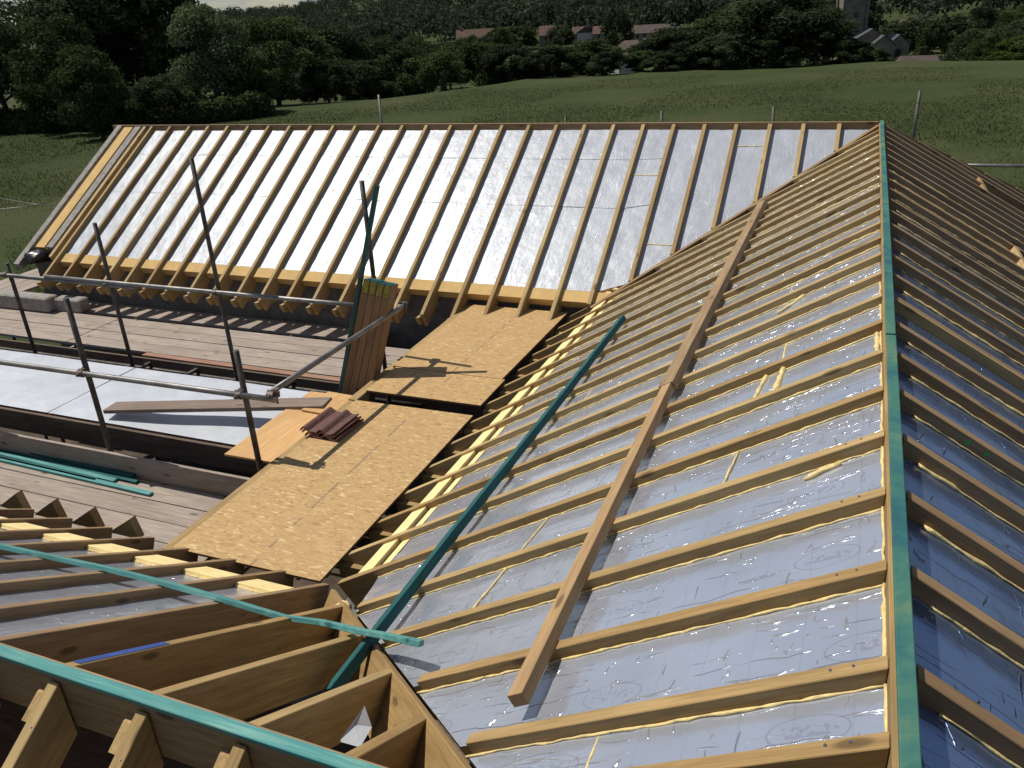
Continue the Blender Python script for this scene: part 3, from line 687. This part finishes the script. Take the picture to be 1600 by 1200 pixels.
for x, y0, y1, z in ((-6.0, 4.55, 5.75, -2.33), (-8.15, 4.7, 5.9, -2.33), (-7.4, 4.8, 5.9, -2.33), (-4.75, 5.3, 6.45, -2.2), (-6.9, 5.3, 6.6, -2.32), (-9.6, 5.3, 6.5, -2.32)):
    tubeo('transom', (x, y0, z), (x + .02, y1, z), M_STEEL)
tubeo('ledger', (-13, YF + .08, -2.40), (-4.3, YF + .08, -2.40), M_RUSTY); tubeo('ledger', (-9.6, YN + .06, -2.40), (-4.3, YN + .06, -2.40), M_RUSTY)
def coupler(p, ax):
    mb = MB(); p = Vector(p)
    mb.tube([p + Vector((0, 0, -.035)), p + Vector((0, 0, .035))], .034, 10)
    q = p + Vector((0, -.05, 0)); d = Vector((1, 0, 0)) if ax == 'x' else Vector((0, 1, 0))
    mb.tube([q - d * .03, q + d * .03], .034, 10)
    mb.box(p.x - .012, p.x + .012, p.y - .10, p.y - .02, p.z - .012, p.z + .012)
    mb.tube([p + Vector((-.055, -.02, .02)), p + Vector((.06, -.02, .02))], .009, 6); mb.tube([p + Vector((.045, -.045, -.07)), p + Vector((.045, -.045, .05))], .008, 6)
    link('coupler', mb.mesh('coupler'), M_COUP, scaf)
for x, y, z in ((-6.32, YN, -1.25), (-4.60, YN, -1.24), (-6.71, YF, -1.25), (-8.35, YF, -1.27), (-10.06, YF, -1.26), (-4.29, YN + .02, -1.21), (-4.33, YF, -1.23), (-6.8, YF + .05, -2.4), (-8.44, YF + .05, -2.4), (-4.60, YN, -2.3)):
    coupler((x, y, z), 'x')
for i, (x, y, zt) in enumerate([(-8.76, 12.5, .12), (-5.03, 12.5, -.30), (-3.33, 12.5, -.22), (-1.53, 12.5, -.17), (.49, 12.5, .03)]):
    tag(tubeo('scaffold_pole', (x, y, -4.8), (x + (.05 if i == 4 else -.01), y, zt), M_RUSTY if i else M_STEEL, None), ['scaffold pole top showing above the far ridge, leftmost', 'tiny pole tip above the far ridge, second from the left', 'short pole tip above the middle of the far ridge', 'scaffold pole tip above the far ridge, left of the tall one', 'tall scaffold pole standing behind the roof apex at right'][i], 'pole', 'scaffold poles behind the far wing')
tag(tubeo('guard_rail', (.8, 12.5, -1.05), (6.5, 12.5, -1.06), M_STEEL, None), 'pale horizontal scaffold rail beyond the roof at the right edge', 'rail')
tag(tubeo('wire', (-19.2, 11.6, -1.9), (-16.9, 11.1, -1.93), M_STEEL, None, .008), 'thin pale wire over the grass at the left edge, upper strand', 'wire', 'thin wires at the left edge')
tag(tubeo('wire', (-19.2, 9.6, -1.95), (-16.9, 11.1, -1.93), M_STEEL, None, .008), 'thin pale wire over the grass at the left edge, lower strand', 'wire', 'thin wires at the left edge')
tag(tubeo('wire', (-16.9, 11.1, -1.93), (-12.3, 11.9, -1.75), M_STEEL, None, .008), 'thin pale wire running from the other two wires to the far gable', 'wire', 'thin wires at the left edge')

# leaning timbers
bt = [(0, 'treated_batten', M_TEALG, .035, .07, 1.35, 'tall thin teal batten leaning in front of the timber bundle, top above the others'),
      (1, 't', M_JOIST, .058, .2, 0, 'leaning joist, leftmost of the bundle against the rail'), (2, 't', M_JOIST, .058, .2, .004, 'leaning joist, second of the bundle against the rail'),
      (3, 't', M_JOIST, .058, .2, 0, 'leaning joist, third of the bundle against the rail'), (4, 't', M_JOIST, .058, .2, .004, 'leaning joist with the broad face showing, right end of the bundle')]
top = Vector((-4.50, 4.86, -.88)); bot = Vector((-4.80, 4.38, -2.42))
ax = (top - bot).normalized(); wdir = Vector((1, .25, 0)); wdir = (wdir - ax * wdir.dot(ax)).normalized(); ydir = ax.cross(wdir)
for i, nm, mat, w, d, ex, lab in bt:
    if i == 0: b0 = bot + wdir * -.06 - ydir * .0; t0 = top + wdir * -.10 + ax * .90; dd = .05; ww = .04; yo = -.05
    else: b0 = bot + wdir * .072 * (i - 1); t0 = top + wdir * .072 * (i - 1) + ax * ex; dd = .23; ww = .067; yo = 0
    Mx = Matrix.Identity(4); xx = (t0 - b0).normalized(); yy = wdir; z3 = xx.cross(yy).normalized(); yy = z3.cross(xx)
    for r_ in range(3): Mx[r_][0] = xx[r_]; Mx[r_][1] = yy[r_]; Mx[r_][2] = z3[r_]
    Mx.translation = b0; L = (t0 - b0).length
    root = None
    mb = MB(); mb.box(0, L, -ww / 2, ww / 2, -dd / 2 + yo, dd / 2 + yo, 0)
    if i: mb.box(L - .001, L + .008, -ww / 2 - .001, ww / 2 + .001, -dd / 2 - .001, dd / 2 + .001, 1); mb.box(L - .13 - .03 * (i % 3), L - .002, -ww / 2 + .006, ww / 2 - .01, dd / 2, dd / 2 + .0015, 2); mb.box(L - .12, L - .002, -ww / 2 + .006, ww / 2 - .01, -dd / 2 - .0015, -dd / 2, 2)
    o = link('leaning_timber' if i else 'batten', mb.mesh('leaning_timber'), [mat, M_TEAL, plain('moss_stain', (.20, .19, .03), .9, .4, 30)], None, Mx, bevel=.002)
    tag(o, lab, 'timber' if i else 'batten', 'timbers leaning on the scaffold rail')

# roof tiles: a small stack on the chipboard
def tile_mesh():
    prof = []; w = .34; N = 44
    for i in range(N + 1):
        x = w * i / N; u = (x / w * 2.0) % 1.0 if i < N else .0
        z = .034 * max(0, math.sin(math.pi * min(1, u / .52))) ** .8 if u < .52 else 0
        if x > w - .02: z = .012
        prof.append((x - w / 2, z))
    mb = MB(); L = .40; n = len(prof); t = .014
    v = [(x, y, z + (0 if k == 0 else -t)) for k in (0, 1) for y in (-L / 2, L / 2) for x, z in prof]
    f = [(i, i + 1, n + i + 1, n + i) for i in range(n - 1)] + [(2 * n + i + 1, 2 * n + i, 3 * n + i, 3 * n + i + 1) for i in range(n - 1)]
    e = [(i + 1, i, 2 * n + i, 2 * n + i + 1) for i in range(n - 1)] + [(n + i, n + i + 1, 3 * n + i + 1, 3 * n + i) for i in range(n - 1)] + [(0, n, 3 * n, 2 * n), (n - 1, 3 * n - 1, 4 * n - 1, 2 * n - 1)]
    mb.add(v, f, 0); mb.add([], [], 0); b = len(mb.f); mb.f += e; mb.mi += [1] * len(e)
    return mb.mesh('roof_tile')
tm = tile_mesh(); tm.materials.append(M_TILE); tm.materials.append(M_TILEED)
for i, (lab, dx_, dy_, rz) in enumerate((('brown interlocking roof tile, bottom of the small stack on the chipboard', .03, -.01, .02), ('brown interlocking roof tile in the middle of the small stack', .0, .0, -.01), ('brown double-rolled roof tile on top of the small stack', -.02, .0, .03))):
    o = bpy.data.objects.new('roof_tile', tm); COL.objects.link(o); o.location = (-4.20 + dx_, 3.50 + dy_, ZD + .018 + .020 * i); o.rotation_euler = (0, 0, rz - .05)
    tag(o, lab, 'roof tile', 'stack of roof tiles on the chipboard')
# scrap of clear film between the open rafters
mb = MB(); fx, fy, fz = -1.70, -.02, -.88; mb.add([(fx, fy, fz), (fx + .08, fy + .01, fz - .01), (fx + .09, fy + .08, fz + .02), (fx + .05, fy + .11, fz + .08), (fx + .03, fy + .06, fz + .03), (fx, fy, fz - .002), (fx + .08, fy + .01, fz - .012)], [(0, 1, 4), (1, 2, 4), (2, 3, 4), (0, 4, 3)])
tag(link('foil_scrap', mb.mesh('foil_scrap'), M_FOILS), 'crumpled silver scrap wedged between the open rafters at bottom centre', 'scrap')

# ------------------------------------------------------------------ TREES
def leaf_cloud(centres, radii, n, size, seed, flat=.85, shell=.55):
    r = np.random.default_rng(seed); c = np.array(centres); rad = np.array(radii)
    w = rad.prod(1) ** (2 / 3); idx = r.choice(len(c), n, p=w / w.sum())
    d = r.normal(size=(n, 3)); d /= np.linalg.norm(d, axis=1)[:, None]; d[:, 2] = np.where(d[:, 2] < -.55, -d[:, 2], d[:, 2])
    rr = (shell + (1 - shell) * r.random(n)) * (1 + .14 * r.normal(size=n))
    p = c[idx] + d * rad[idx] * rr[:, None]
    nn = d + .8 * r.normal(size=(n, 3)); nn /= np.linalg.norm(nn, axis=1)[:, None]
    a = np.cross(nn, r.normal(size=(n, 3))); a /= np.linalg.norm(a, axis=1)[:, None]; b = np.cross(nn, a)
    s = size * (.6 + .8 * r.random(n))[:, None]
    q = np.stack([p - a * s - b * s * .6, p + a * s * .9 - b * s * .5, p + a * s + b * s * .7, p - a * s * .7 + b * s * .6], 1).reshape(-1, 3)
    return q
def quads_mesh(name, q):
    n = len(q) // 4; me = bpy.data.meshes.new(name); me.vertices.add(n * 4); me.vertices.foreach_set('co', q.astype(np.float32).ravel())
    me.loops.add(n * 4); me.loops.foreach_set('vertex_index', np.arange(n * 4, dtype=np.int32)); me.polygons.add(n)
    me.polygons.foreach_set('loop_start', np.arange(0, n * 4, 4, dtype=np.int32)); me.polygons.foreach_set('loop_total', np.full(n, 4, dtype=np.int32)); me.update(calc_edges=True); return me
def crown_lobes(seed, kind):
    r = np.random.default_rng(seed); c = []; rad = []
    if kind == 'conifer':
        for i in range(16):
            z = .12 + .86 * i / 16; w = .40 * (1 - z) + .03
            for k in range(3): a = r.random() * 6.28; c.append((w * .5 * math.cos(a), w * .5 * math.sin(a), z)); rad.append((w * .7, w * .7, .05))
        return c, rad
    nl = {'round': 46, 'tall': 50, 'bush': 34, 'willow': 50}[kind]
    z0 = {'round': .13, 'tall': .12, 'bush': .08, 'willow': .12}[kind]
    for i in range(nl):
        a = r.random() * 6.28; t = r.random() ** .9; z = z0 + (.93 - z0) * t
        env = math.sin(math.pi * min(1, (.22 + .74 * t))) ** .5 * .42
        e = env * r.random() ** .4; s = .07 + .085 * r.random()
        c.append((e * math.cos(a), e * math.sin(a), z - s * .5)); rad.append((s * 1.1, s * 1.1, s * 1.0))
    return c, rad
def trunk_mesh(seed):
    r = random.Random(seed); mb = MB()
    mb.tube([(0, 0, -.03), (.005, 0, .12), (-.01, .01, .3), (.0, .0, .55), (.01, 0, .8)], [.032, .024, .019, .012, .004], 8)
    for i in range(7):
        a = r.random() * 6.28; z = .18 + .08 * i; l = .30 - .02 * i
        mb.tube([(0, 0, z), (l * .5 * math.cos(a), l * .5 * math.sin(a), z + .08), (l * math.cos(a), l * math.sin(a), z + .2)], [.012, .008, .002], 6)
    return mb.mesh('trunk')
PROTO = {}
def proto(kind, seed, n, size, mat):
    key = (kind, seed, n, mat.name)
    if key not in PROTO:
        c, rad = crown_lobes(seed, kind); cm = quads_mesh('crown', leaf_cloud(c, rad, n, size, seed)); cm.materials.append(mat)
        t = trunk_mesh(seed); t.materials.append(M_BARK); PROTO[key] = (cm, t)
    return PROTO[key]
def tree(x, y, h, w, kind, mat, label, group, n=9000, size=.012, seed=1, cat='tree', name='tree', trunk=True, dz=0.):
    cm, tm_ = proto(kind, seed, n, size, mat)
    root = bpy.data.objects.new(name, None); COL.objects.link(root); root.location = (x, y, float(ground(x, y)) - .1 + dz); tag(root, label, cat, group)
    rz = random.random() * 6.28; sx = w / .92
    for nm, m_ in (('crown', cm), ('trunk', tm_)):
        if nm == 'trunk' and not trunk: continue
        o = bpy.data.objects.new(nm, m_); COL.objects.link(o); o.parent = root; o.scale = (sx, sx, h) if nm == 'crown' else (h, h, h); o.rotation_euler = (0, 0, rz)
    return root
# front row beyond the meadow: x, y, height, width, kind, material, words
TT = [(-61, 44.5, 8.6, 7, 'round', L_DARK, 'dark tree at the far left edge of the photo'),
 (-53.5, 44, 8.2, 7, 'round', L_MID, 'rounded grey-green tree behind the left hedge, second from the left edge'),
 (-60, 51, 12.5, 11, 'tall', L_DARK, 'very tall dark tree whose top leaves the frame at upper left'),
 (-58, 57.5, 14, 13, 'tall', L_DARK, 'widest dark tree reaching out of frame left of the willow'),
 (-47.5, 40.6, 5.9, 4.6, 'round', L_MID, 'small pale tree in front of the tall dark trees at upper left'),
 (-48, 53, 8.4, 7.2, 'willow', L_WILLOW, 'pale rounded willow with its top against the sky'),
 (-50.5, 64, 7.9, 10, 'round', L_MID, 'broad green tree right of the pale willow'),
 (-45, 53, 5.2, 4.5, 'round', L_MID, 'dense round bush tree below and right of the willow'),
 (-43.5, 42.5, 4.0, 4.6, 'bush', L_DARK, 'low dark bush under the willow behind the hedge'),
 (-55, 80, 8.2, 10, 'round', L_DARK, 'dark tree behind the broad green tree, upper left of centre'),
 (-54.7, 91.6, 8.2, 10, 'round', L_DARK, 'dark tree just left of the red roofed row'),
 (-48, 74.6, 4.2, 6.5, 'round', L_DARK, 'low dark tree above the far ridge, left of centre'),
 (-52, 90, 6.6, 8, 'round', L_MID, 'mid-green tree under the red roofed row'),
 (-45.3, 64.4, 4.0, 4.5, 'bush', L_DARK, 'dark bush at the end of the left hedge'),
 (-38.5, 74, 3.9, 4.6, 'round', L_MID, 'upright bush tree at the meadow edge, left of the houses'),
 (-40, 86, 6.0, 7, 'round', L_MID, 'leafy tree behind the meadow edge below the red roofs'),
 (-34.8, 83, 4.1, 6.2, 'round', L_DARK, 'dark tree at the meadow edge just left of centre'),
 (-29.9, 82, 3.3, 6.2, 'bush', L_DARK, 'squat dark bush at the meadow edge in the centre'),
 (-29.3, 94, 4.0, 7, 'round', L_MID, 'green tree behind the squat dark bush in the centre'),
 (-24.6, 83.5, 2.4, 4.8, 'bush', L_DARK, 'low bush at the meadow edge below the slate roofs'),
 (-22.2, 88, 2.3, 4.8, 'bush', L_MID, 'low green bush right of the slate roofs'),
 (-18.6, 91, 4.6, 9, 'round', L_DARK, 'dark spreading tree left of the biggest dark tree'),
 (-15.5, 99, 6.3, 10, 'round', L_MID, 'green tree peeping out behind the left side of the biggest dark tree'),
 (-10.5, 95.5, 8.4, 15, 'tall', L_DARK, 'biggest dark tree beyond the meadow, left of the church tower'),
 (-5.4, 94, 5.6, 8, 'round', L_DARK, 'dark tree filling between the biggest tree and the church'),
 (-2.4, 93.3, 2.6, 5.2, 'bush', L_DARK, 'dark bush below the church tower'),
 (-.3, 94, 1.7, 4.2, 'bush', L_DARK, 'low dark hedge-like bush ending below the church porch'),
 (-19.2, 86.3, 2.0, 4.6, 'bush', L_DARK, 'low dark bush at the meadow edge right of centre'),
 (-14.5, 88, 3.4, 6, 'bush', L_DARK, 'dark bush at the foot of the biggest dark tree, left side'),
 (-8.5, 90, 3.6, 7, 'bush', L_DARK, 'dark bush at the foot of the biggest dark tree, right side'),
 (-65.3, 67.5, 12.0, 3, 'conifer', L_DARK, 'dark pointed conifer left of the willow top'),
 (-65.2, 69.5, 11.3, 2.6, 'conifer', L_DARK, 'narrow conifer peak just above the willow'),
 (18.2, 103, 3.1, 9, 'round', L_MID, 'green bushy tree at the far right edge beyond the meadow'),
 (13.6, 122, 3.6, 6.5, 'round', L_MID, 'green bush right of the bright lawn'),
 (15.8, 116, 3.6, 7, 'bush', L_LIGHT, 'lighter green bush beside the lawn at right'),
 (21, 146, 7.6, 10, 'round', L_DARK, 'dark tree in the upper right corner'),
 (16.3, 158, 6.2, 8, 'round', L_MID, 'mid-green tree above the lawn at right'),
 (-2.3, 130, 4.3, 4.2, 'bush', L_LIGHT, 'yellow-green shrub in front of the church'),
 (.6, 132, 3.0, 4, 'bush', L_LIGHT, 'low yellow-green shrub by the church wall')]
for i, (x, y, h, w, kd, m_, lab) in enumerate(TT):
    tree(x, y, h, w, kd, m_, lab, 'trees beyond the meadow', n=22000 if kd != 'conifer' else 6000, size=.0105 if h > 6 else .0135, seed=(i % 5) + 1, cat='bush' if kd == 'bush' else 'tree', name='bush' if kd == 'bush' else ('conifer' if kd == 'conifer' else 'tree'))
# trees among the village (individual, further off)
r2 = random.Random(5); HX = []
cnt = 0
for i in range(150):
    y = r2.uniform(112, 262); t = r2.uniform(-.78, .16); x = t * y
    if -.13 < t < .05 and y < 215 and y > 100: 
        if -.045 < t: continue
    if (-68 < x < -30 and 165 < y < 200) or (-134 < x < -45 and 240 < y): continue
    if -.42 < t < -.17 and 175 < y: continue
    h = r2.uniform(5.5, 9) * (1 if y < 180 else 1.1)
    if t > -.45 and y < 210: h *= .8
    tree(x, y, h, r2.uniform(.8, 1.05) * h, r2.choice(['round', 'round', 'tall', 'bush']), r2.choice([L_DARK, L_MID, L_FAR, L_MID]), 'one of the many distant trees among and around the village houses', 'distant trees in the valley', n=6000, size=.018, seed=r2.randint(6, 10)); cnt += 1
for x, y, h, w, m_, lab in ((-61.6, 222, 12, 8.5, L_DARK, 'dark round tree standing among the village roofs'), (-17.5, 137, 6.3, 6, L_LIGHT, 'yellow-green tree left of the biggest dark tree'), (-25.6, 176, 8.4, 8, L_MID, 'green tree at the right end of the village roofs'),
        (4.5, 190, 7.0, 9, L_DARK, 'dark tree right behind the church roofs'), (9, 210, 7.0, 9, L_DARK, 'dark tree behind the small roof right of the church'), (-107, 268, 8.0, 12, L_MID, 'tree in front of the long red roof'), (-92, 265, 7.5, 9, L_DARK, 'dark tree between the two red roofs'), (14, 196, 7.5, 9, L_DARK, 'dark tree below the hill pasture at right'), (-3, 232, 13, 12, L_FAR, 'large tree behind the church tower')):
    tree(x, y, h, w, 'round', m_, lab, 'trees in the village', n=5000, size=.022, seed=3)
# hillside woods read as one mass
cs, rs_ = [], []
r3 = np.random.default_rng(3)
for i in range(2600):
    y = 285 + 800 * r3.random() ** 1.3; t = r3.uniform(-1.0, .30); x = t * y
    if -.02 < t < .10 and 330 < y < 800: continue
    if t < -.50 and y > 880: continue
    if -.62 < t < -.45 and 560 < y < 640: continue
    z = float(ground(x, y)); h = r3.uniform(7, 13)
    for k in range(3): cs.append((x + r3.normal() * 3, y + r3.normal() * 3, z + h * (.45 + .2 * k))); rs_.append((4.6, 4.6, 3.4))
q = leaf_cloud(cs, rs_, 300000, .6, 9)
wm = quads_mesh('woodland', q); o = link('woodland', wm, L_FAR); tag(o, 'dark woods covering the hillside behind the village', 'woods', kind='stuff')
# hedge at the left edge of the meadow
hp = [(-80, 40.5), (-65, 43.0), (-57, 43.3), (-50, 44.2), (-46, 46.8), (-43.4, 50.0), (-42.6, 52.5)]
cs, rs_ = [], []
for (ax_, ay), (bx, by) in zip(hp[:-1], hp[1:]):
    n = int(math.hypot(bx - ax_, by - ay) / .55)
    for i in range(n):
        t = i / n; x = ax_ + (bx - ax_) * t; y = ay + (by - ay) * t; z = float(ground(x, y))
        cs.append((x, y, z + .75 + random.uniform(-.15, .2))); rs_.append((.75, .75, random.uniform(.7, .95)))
        cs.append((x, y, z + .4)); rs_.append((.8, .8, .6))
hm = quads_mesh('hedge', leaf_cloud(cs, rs_, 60000, .11, 4)); tag(link('hedge', hm, L_MID), 'long clipped field hedge along the left edge of the meadow', 'hedge')
cs = [(x, 129.5 + .1 * x, float(ground(x, 130)) + .9) for x in np.arange(3.5, 13, .8)]
tag(link('hedge', quads_mesh('hedge', leaf_cloud(cs, [(.9, .8, 1.0)] * len(cs), 5000, .2, 5)), L_DARK), 'dark clipped hedge above the small bright lawn at right', 'hedge')
patch('lawn', [(7.6, 117), (13.0, 117), (13.6, 127.5), (7.8, 127.5)], M_LAWN, .5)
# meadow grass tufts
rg = np.random.default_rng(21); N = 300000
dist = 7 + 75 * rg.random(N) ** 1.35; t = rg.uniform(-1.6, .32, N); yy = dist; xx = t * dist
keep = ~((xx > -12.3) & (xx < 3.5) & (yy < 12.6)) & (yy < yc(xx) - 1); xx, yy = xx[keep], yy[keep]; n = len(xx)
zz_ = ground(xx, yy); p = np.stack([xx, yy, zz_], 1); a = rg.random(n) * 6.28; hw = (.003 + .00042 * yy) * (.6 + rg.random(n)); hh = (.05 + .10 * rg.random(n) ** 2) * np.clip(1.6 - yy / 60, .35, 1)
da = np.stack([np.cos(a) * hw, np.sin(a) * hw, 0 * a], 1); lean = np.stack([rg.normal(0, .08, n), rg.normal(0, .08, n), hh], 1)
q = np.stack([p - da, p + da, p + da * .3 + lean, p - da * .3 + lean], 1).reshape(-1, 3)
tag(link('grass', quads_mesh('grass', q), M_BLADE), 'rough dark green meadow grass around the building', 'grass', kind='stuff')

# ------------------------------------------------------------------ VILLAGE AND CHURCH
def house(x, y, w, dpt, zb_, zt, roofm, label, ang=0., wallm=M_REND, hip=0., chim=(), wins=0, name='house', group='village houses'):
    g0 = float(ground(x, y)) - .5; root = empty(name, (x, y, g0), label, 'house', group)
    Mx = Matrix.Translation((x, y, 0)) @ Matrix.Rotation(ang, 4, 'Z')
    ev = zb_; mb = MB(); mb.box(-w / 2, w / 2, -dpt / 2, dpt / 2, g0, ev, 0); 
    if not hip:
        for s in (-1, 1): mb.add([(s * w / 2, -dpt / 2, ev), (s * w / 2, dpt / 2, ev), (s * w / 2, 0, zt - .12)], [(0, 1, 2)])
    wl = link('wall', mb.mesh('wall'), wallm, root, Mx)
    mb = MB(); o_ = .35; hx = hip
    v = [(-w / 2 - o_ * .5, -dpt / 2 - o_, ev - .15), (w / 2 + o_ * .5, -dpt / 2 - o_, ev - .15), (w / 2 + o_ * .5, dpt / 2 + o_, ev - .15), (-w / 2 - o_ * .5, dpt / 2 + o_, ev - .15), (-w / 2 - o_ * .5 + hx, 0, zt), (w / 2 + o_ * .5 - hx, 0, zt)]
    mb.add(v, [(0, 1, 5, 4), (2, 3, 4, 5), (1, 2, 5), (3, 0, 4), (0, 3, 2, 1)]); rf = link('roof', mb.mesh('roof'), roofm, root, Mx)
    for cx in chim:
        mb = MB(); mb.box(cx - .4, cx + .4, -.35, .35, zt - 1, zt + .9); mb.tube([(cx, 0, zt + .9), (cx, 0, zt + 1.2)], .14, 8); link('chimney', mb.mesh('chimney'), M_REND, rf, Mx)
    for i in range(wins):
        wx = -w / 2 + w * (i + .5) / wins; mb = MB(); mb.box(wx - .45, wx + .45, -dpt / 2 - .05, -dpt / 2 - .01, ev - 1.5, ev - .5); link('window', mb.mesh('window'), M_GLASS, root, Mx)
    return root
house(-121.4, 274, 20, 8, -6.4, -3.6, M_REDT, 'long low house with the red tiled roof, leftmost of the village row', .42, chim=(-8.6,), wins=5)
house(-127.5, 262, 5, 5, -8.2, -6.6, M_REDT, 'small outbuilding left of the long red roofed house', .42)
house(-99.9, 281.3, 9, 8, -6.6, -3.9, M_REDT, 'short red roofed house in the middle of the village row', .3, chim=(4.2,), wins=2)
house(-89.8, 279.4, 4.8, 7, -6.5, -4.6, M_REDT, 'small red roofed house beside the cream gable', .3)
house(-86.3, 277, 3.2, 7, -6.2, -4.0, M_BRNT, 'narrow cream gable fronted house in the village row', .3 + 1.57, wallm=M_WHITE, chim=(-2,))
house(-80.5, 277, 7.5, 7, -6.7, -4.6, M_REDT, 'red roofed house right of the cream gable', .25, chim=(3,), wins=2)
house(-67, 280.5, 13.5, 8, -7.2, -5.0, M_BRNT, 'brown roofed house with a row of dark windows under the eaves', .22, chim=(-6, 6), wins=6)
house(-51.7, 278.6, 15.5, 8, -7.8, -5.9, M_SLATE, 'grey roofed house at the right end of the village row', .16, chim=(-6.5, 6.8), wins=4)
house(-49.8, 191, 7, 7, -7.6, -6.0, M_BRNT, 'low brown hipped roof below the brown roofed row', .25, hip=2.2, wins=2)
house(-43, 199, 11, 6, -7.9, -5.9, M_SLATE, 'pale slate roofed house with a bright gable', .2, wins=3)
house(-46.8, 193.5, 2.6, 3, -7.2, -5.6, M_WHITE, 'small bright white pointed roof in front of the slate house', .25 + 1.57, wallm=M_WHITE, hip=1.2)
house(-42, 153, 3.4, 4, -7.9, -6.6, M_BRNT, 'small pale cottage gable among the trees below the village', .9, wallm=M_WHITE)
house(5.5, 118.5, 6.2, 5, -7.9, -6.35, M_BRNT, 'dark hipped roof just over the meadow crest, with a small gable', -.1, hip=1.2)
house(5.9, 115.4, 1.9, 2.4, -7.7, -6.8, M_SLATE, 'small grey gable in front of the dark hipped roof', -.1 + 1.57)
house(8.3, 228, 5, 5, -6.5, -5.4, M_BRNT, 'tiny roof with a chimney in the trees right of the church', 0, chim=(1.6,))
# church
ch = empty('church', (-1.5, 149, -11), 'stone church with a square tower, its left faces sunlit and front in shade', 'church')
Mx = Matrix.Translation((-3.4, 149, 0)) @ Matrix.Rotation(.30, 4, 'Z')
mb = MB(); mb.box(-1.7, 1.7, -1.7, 1.7, -11.5, 5.2); mb.box(-2.0, -1.6, -2.0, -1.6, -11.5, 3.0); mb.box(-2.0, -1.6, 1.6, 2.0, -11.5, 3.0); mb.box(1.6, 2.0, -2.0, -1.6, -11.5, 2.5)
mb.box(-1.85, 1.85, -1.85, 1.85, 4.2, 4.4)
for i in range(4):
    for s in (-1, 1): mb.box(-1.7 + i * 1.0, -1.2 + i * 1.0, s * 1.6 - .1, s * 1.6 + .1, 5.2, 5.8)
tw = link('tower', mb.mesh('tower'), M_STONE, ch, Mx)
for wx, z0, z1 in ((-.1, .7, 2.0), (.15, -2.4, -1.5)):
    mb = MB(); mb.prism([(wx - .32, z0), (wx + .32, z0), (wx + .32, z1 - .25), (wx, z1), (wx - .32, z1 - .25)], -1.76, -1.69); link('window', mb.mesh('window'), M_GLASS, tw, Mx)
for nm, cx, cy, w, dd, g0, ev, zt in (('nave', -.6, 146.5, 5.5, 4.5, -11.5, -5.6, -4.0), ('aisle', 1.2, 144.5, 3.2, 4, -11.5, -6.2, -4.9), ('chancel', 3.3, 147.5, 3.2, 4.5, -11.5, -6.4, -5.0)):
    Mc = Matrix.Translation((cx, cy, 0)) @ Matrix.Rotation(.25, 4, 'Z'); mb = MB(); mb.box(-w / 2, w / 2, -dd / 2, dd / 2, g0, ev)
    mb.add([(-w / 2, -dd / 2, ev), (w / 2, -dd / 2, ev), (0, -dd / 2, zt - .1)], [(0, 1, 2)]); nv = link(nm, mb.mesh(nm), M_STONE, ch, Mc)
    mb = MB(); mb.prism([(-w / 2 - .2, ev - .1), (0, zt), (w / 2 + .2, ev - .1), (w / 2 + .2, ev - .22), (0, zt - .12), (-w / 2 - .2, ev - .22)], -dd / 2 - .1, dd / 2 + .1); link('roof', mb.mesh('roof'), M_SLATE, nv, Mc)
    mb = MB(); mb.prism([(-.45, -8.6), (.45, -8.6), (.45, -7.4), (0, -6.9), (-.45, -7.4)], -dd / 2 - .06, -dd / 2 - .01); link('window', mb.mesh('window'), M_GLASS, nv, Mc)
gm = MB(); gm.prism([(-.3, 0), (.3, 0), (.3, .8), (.15, 1.0), (-.15, 1.0), (-.3, .8)], -.07, .07); gme = gm.mesh('gravestone'); gme.materials.append(M_STONE)
for i in range(16):
    x = 1.6 + (i % 8) * .85 + random.uniform(-.2, .2); y = 133.5 + (i // 8) * 4 + random.uniform(-.4, .4)
    o = bpy.data.objects.new('gravestone', gme); COL.objects.link(o); o.location = (x, y, float(ground(x, y)) + .0); o.scale = (1, 1, random.uniform(.9, 1.3)); o.rotation_euler = (0, random.uniform(-.06, .06), .2)
    tag(o, 'one of the small pale gravestones in the churchyard below the church', 'gravestone', 'gravestones in the churchyard')
for o in bpy.data.objects:
    if '_m' in o: del o['_m']
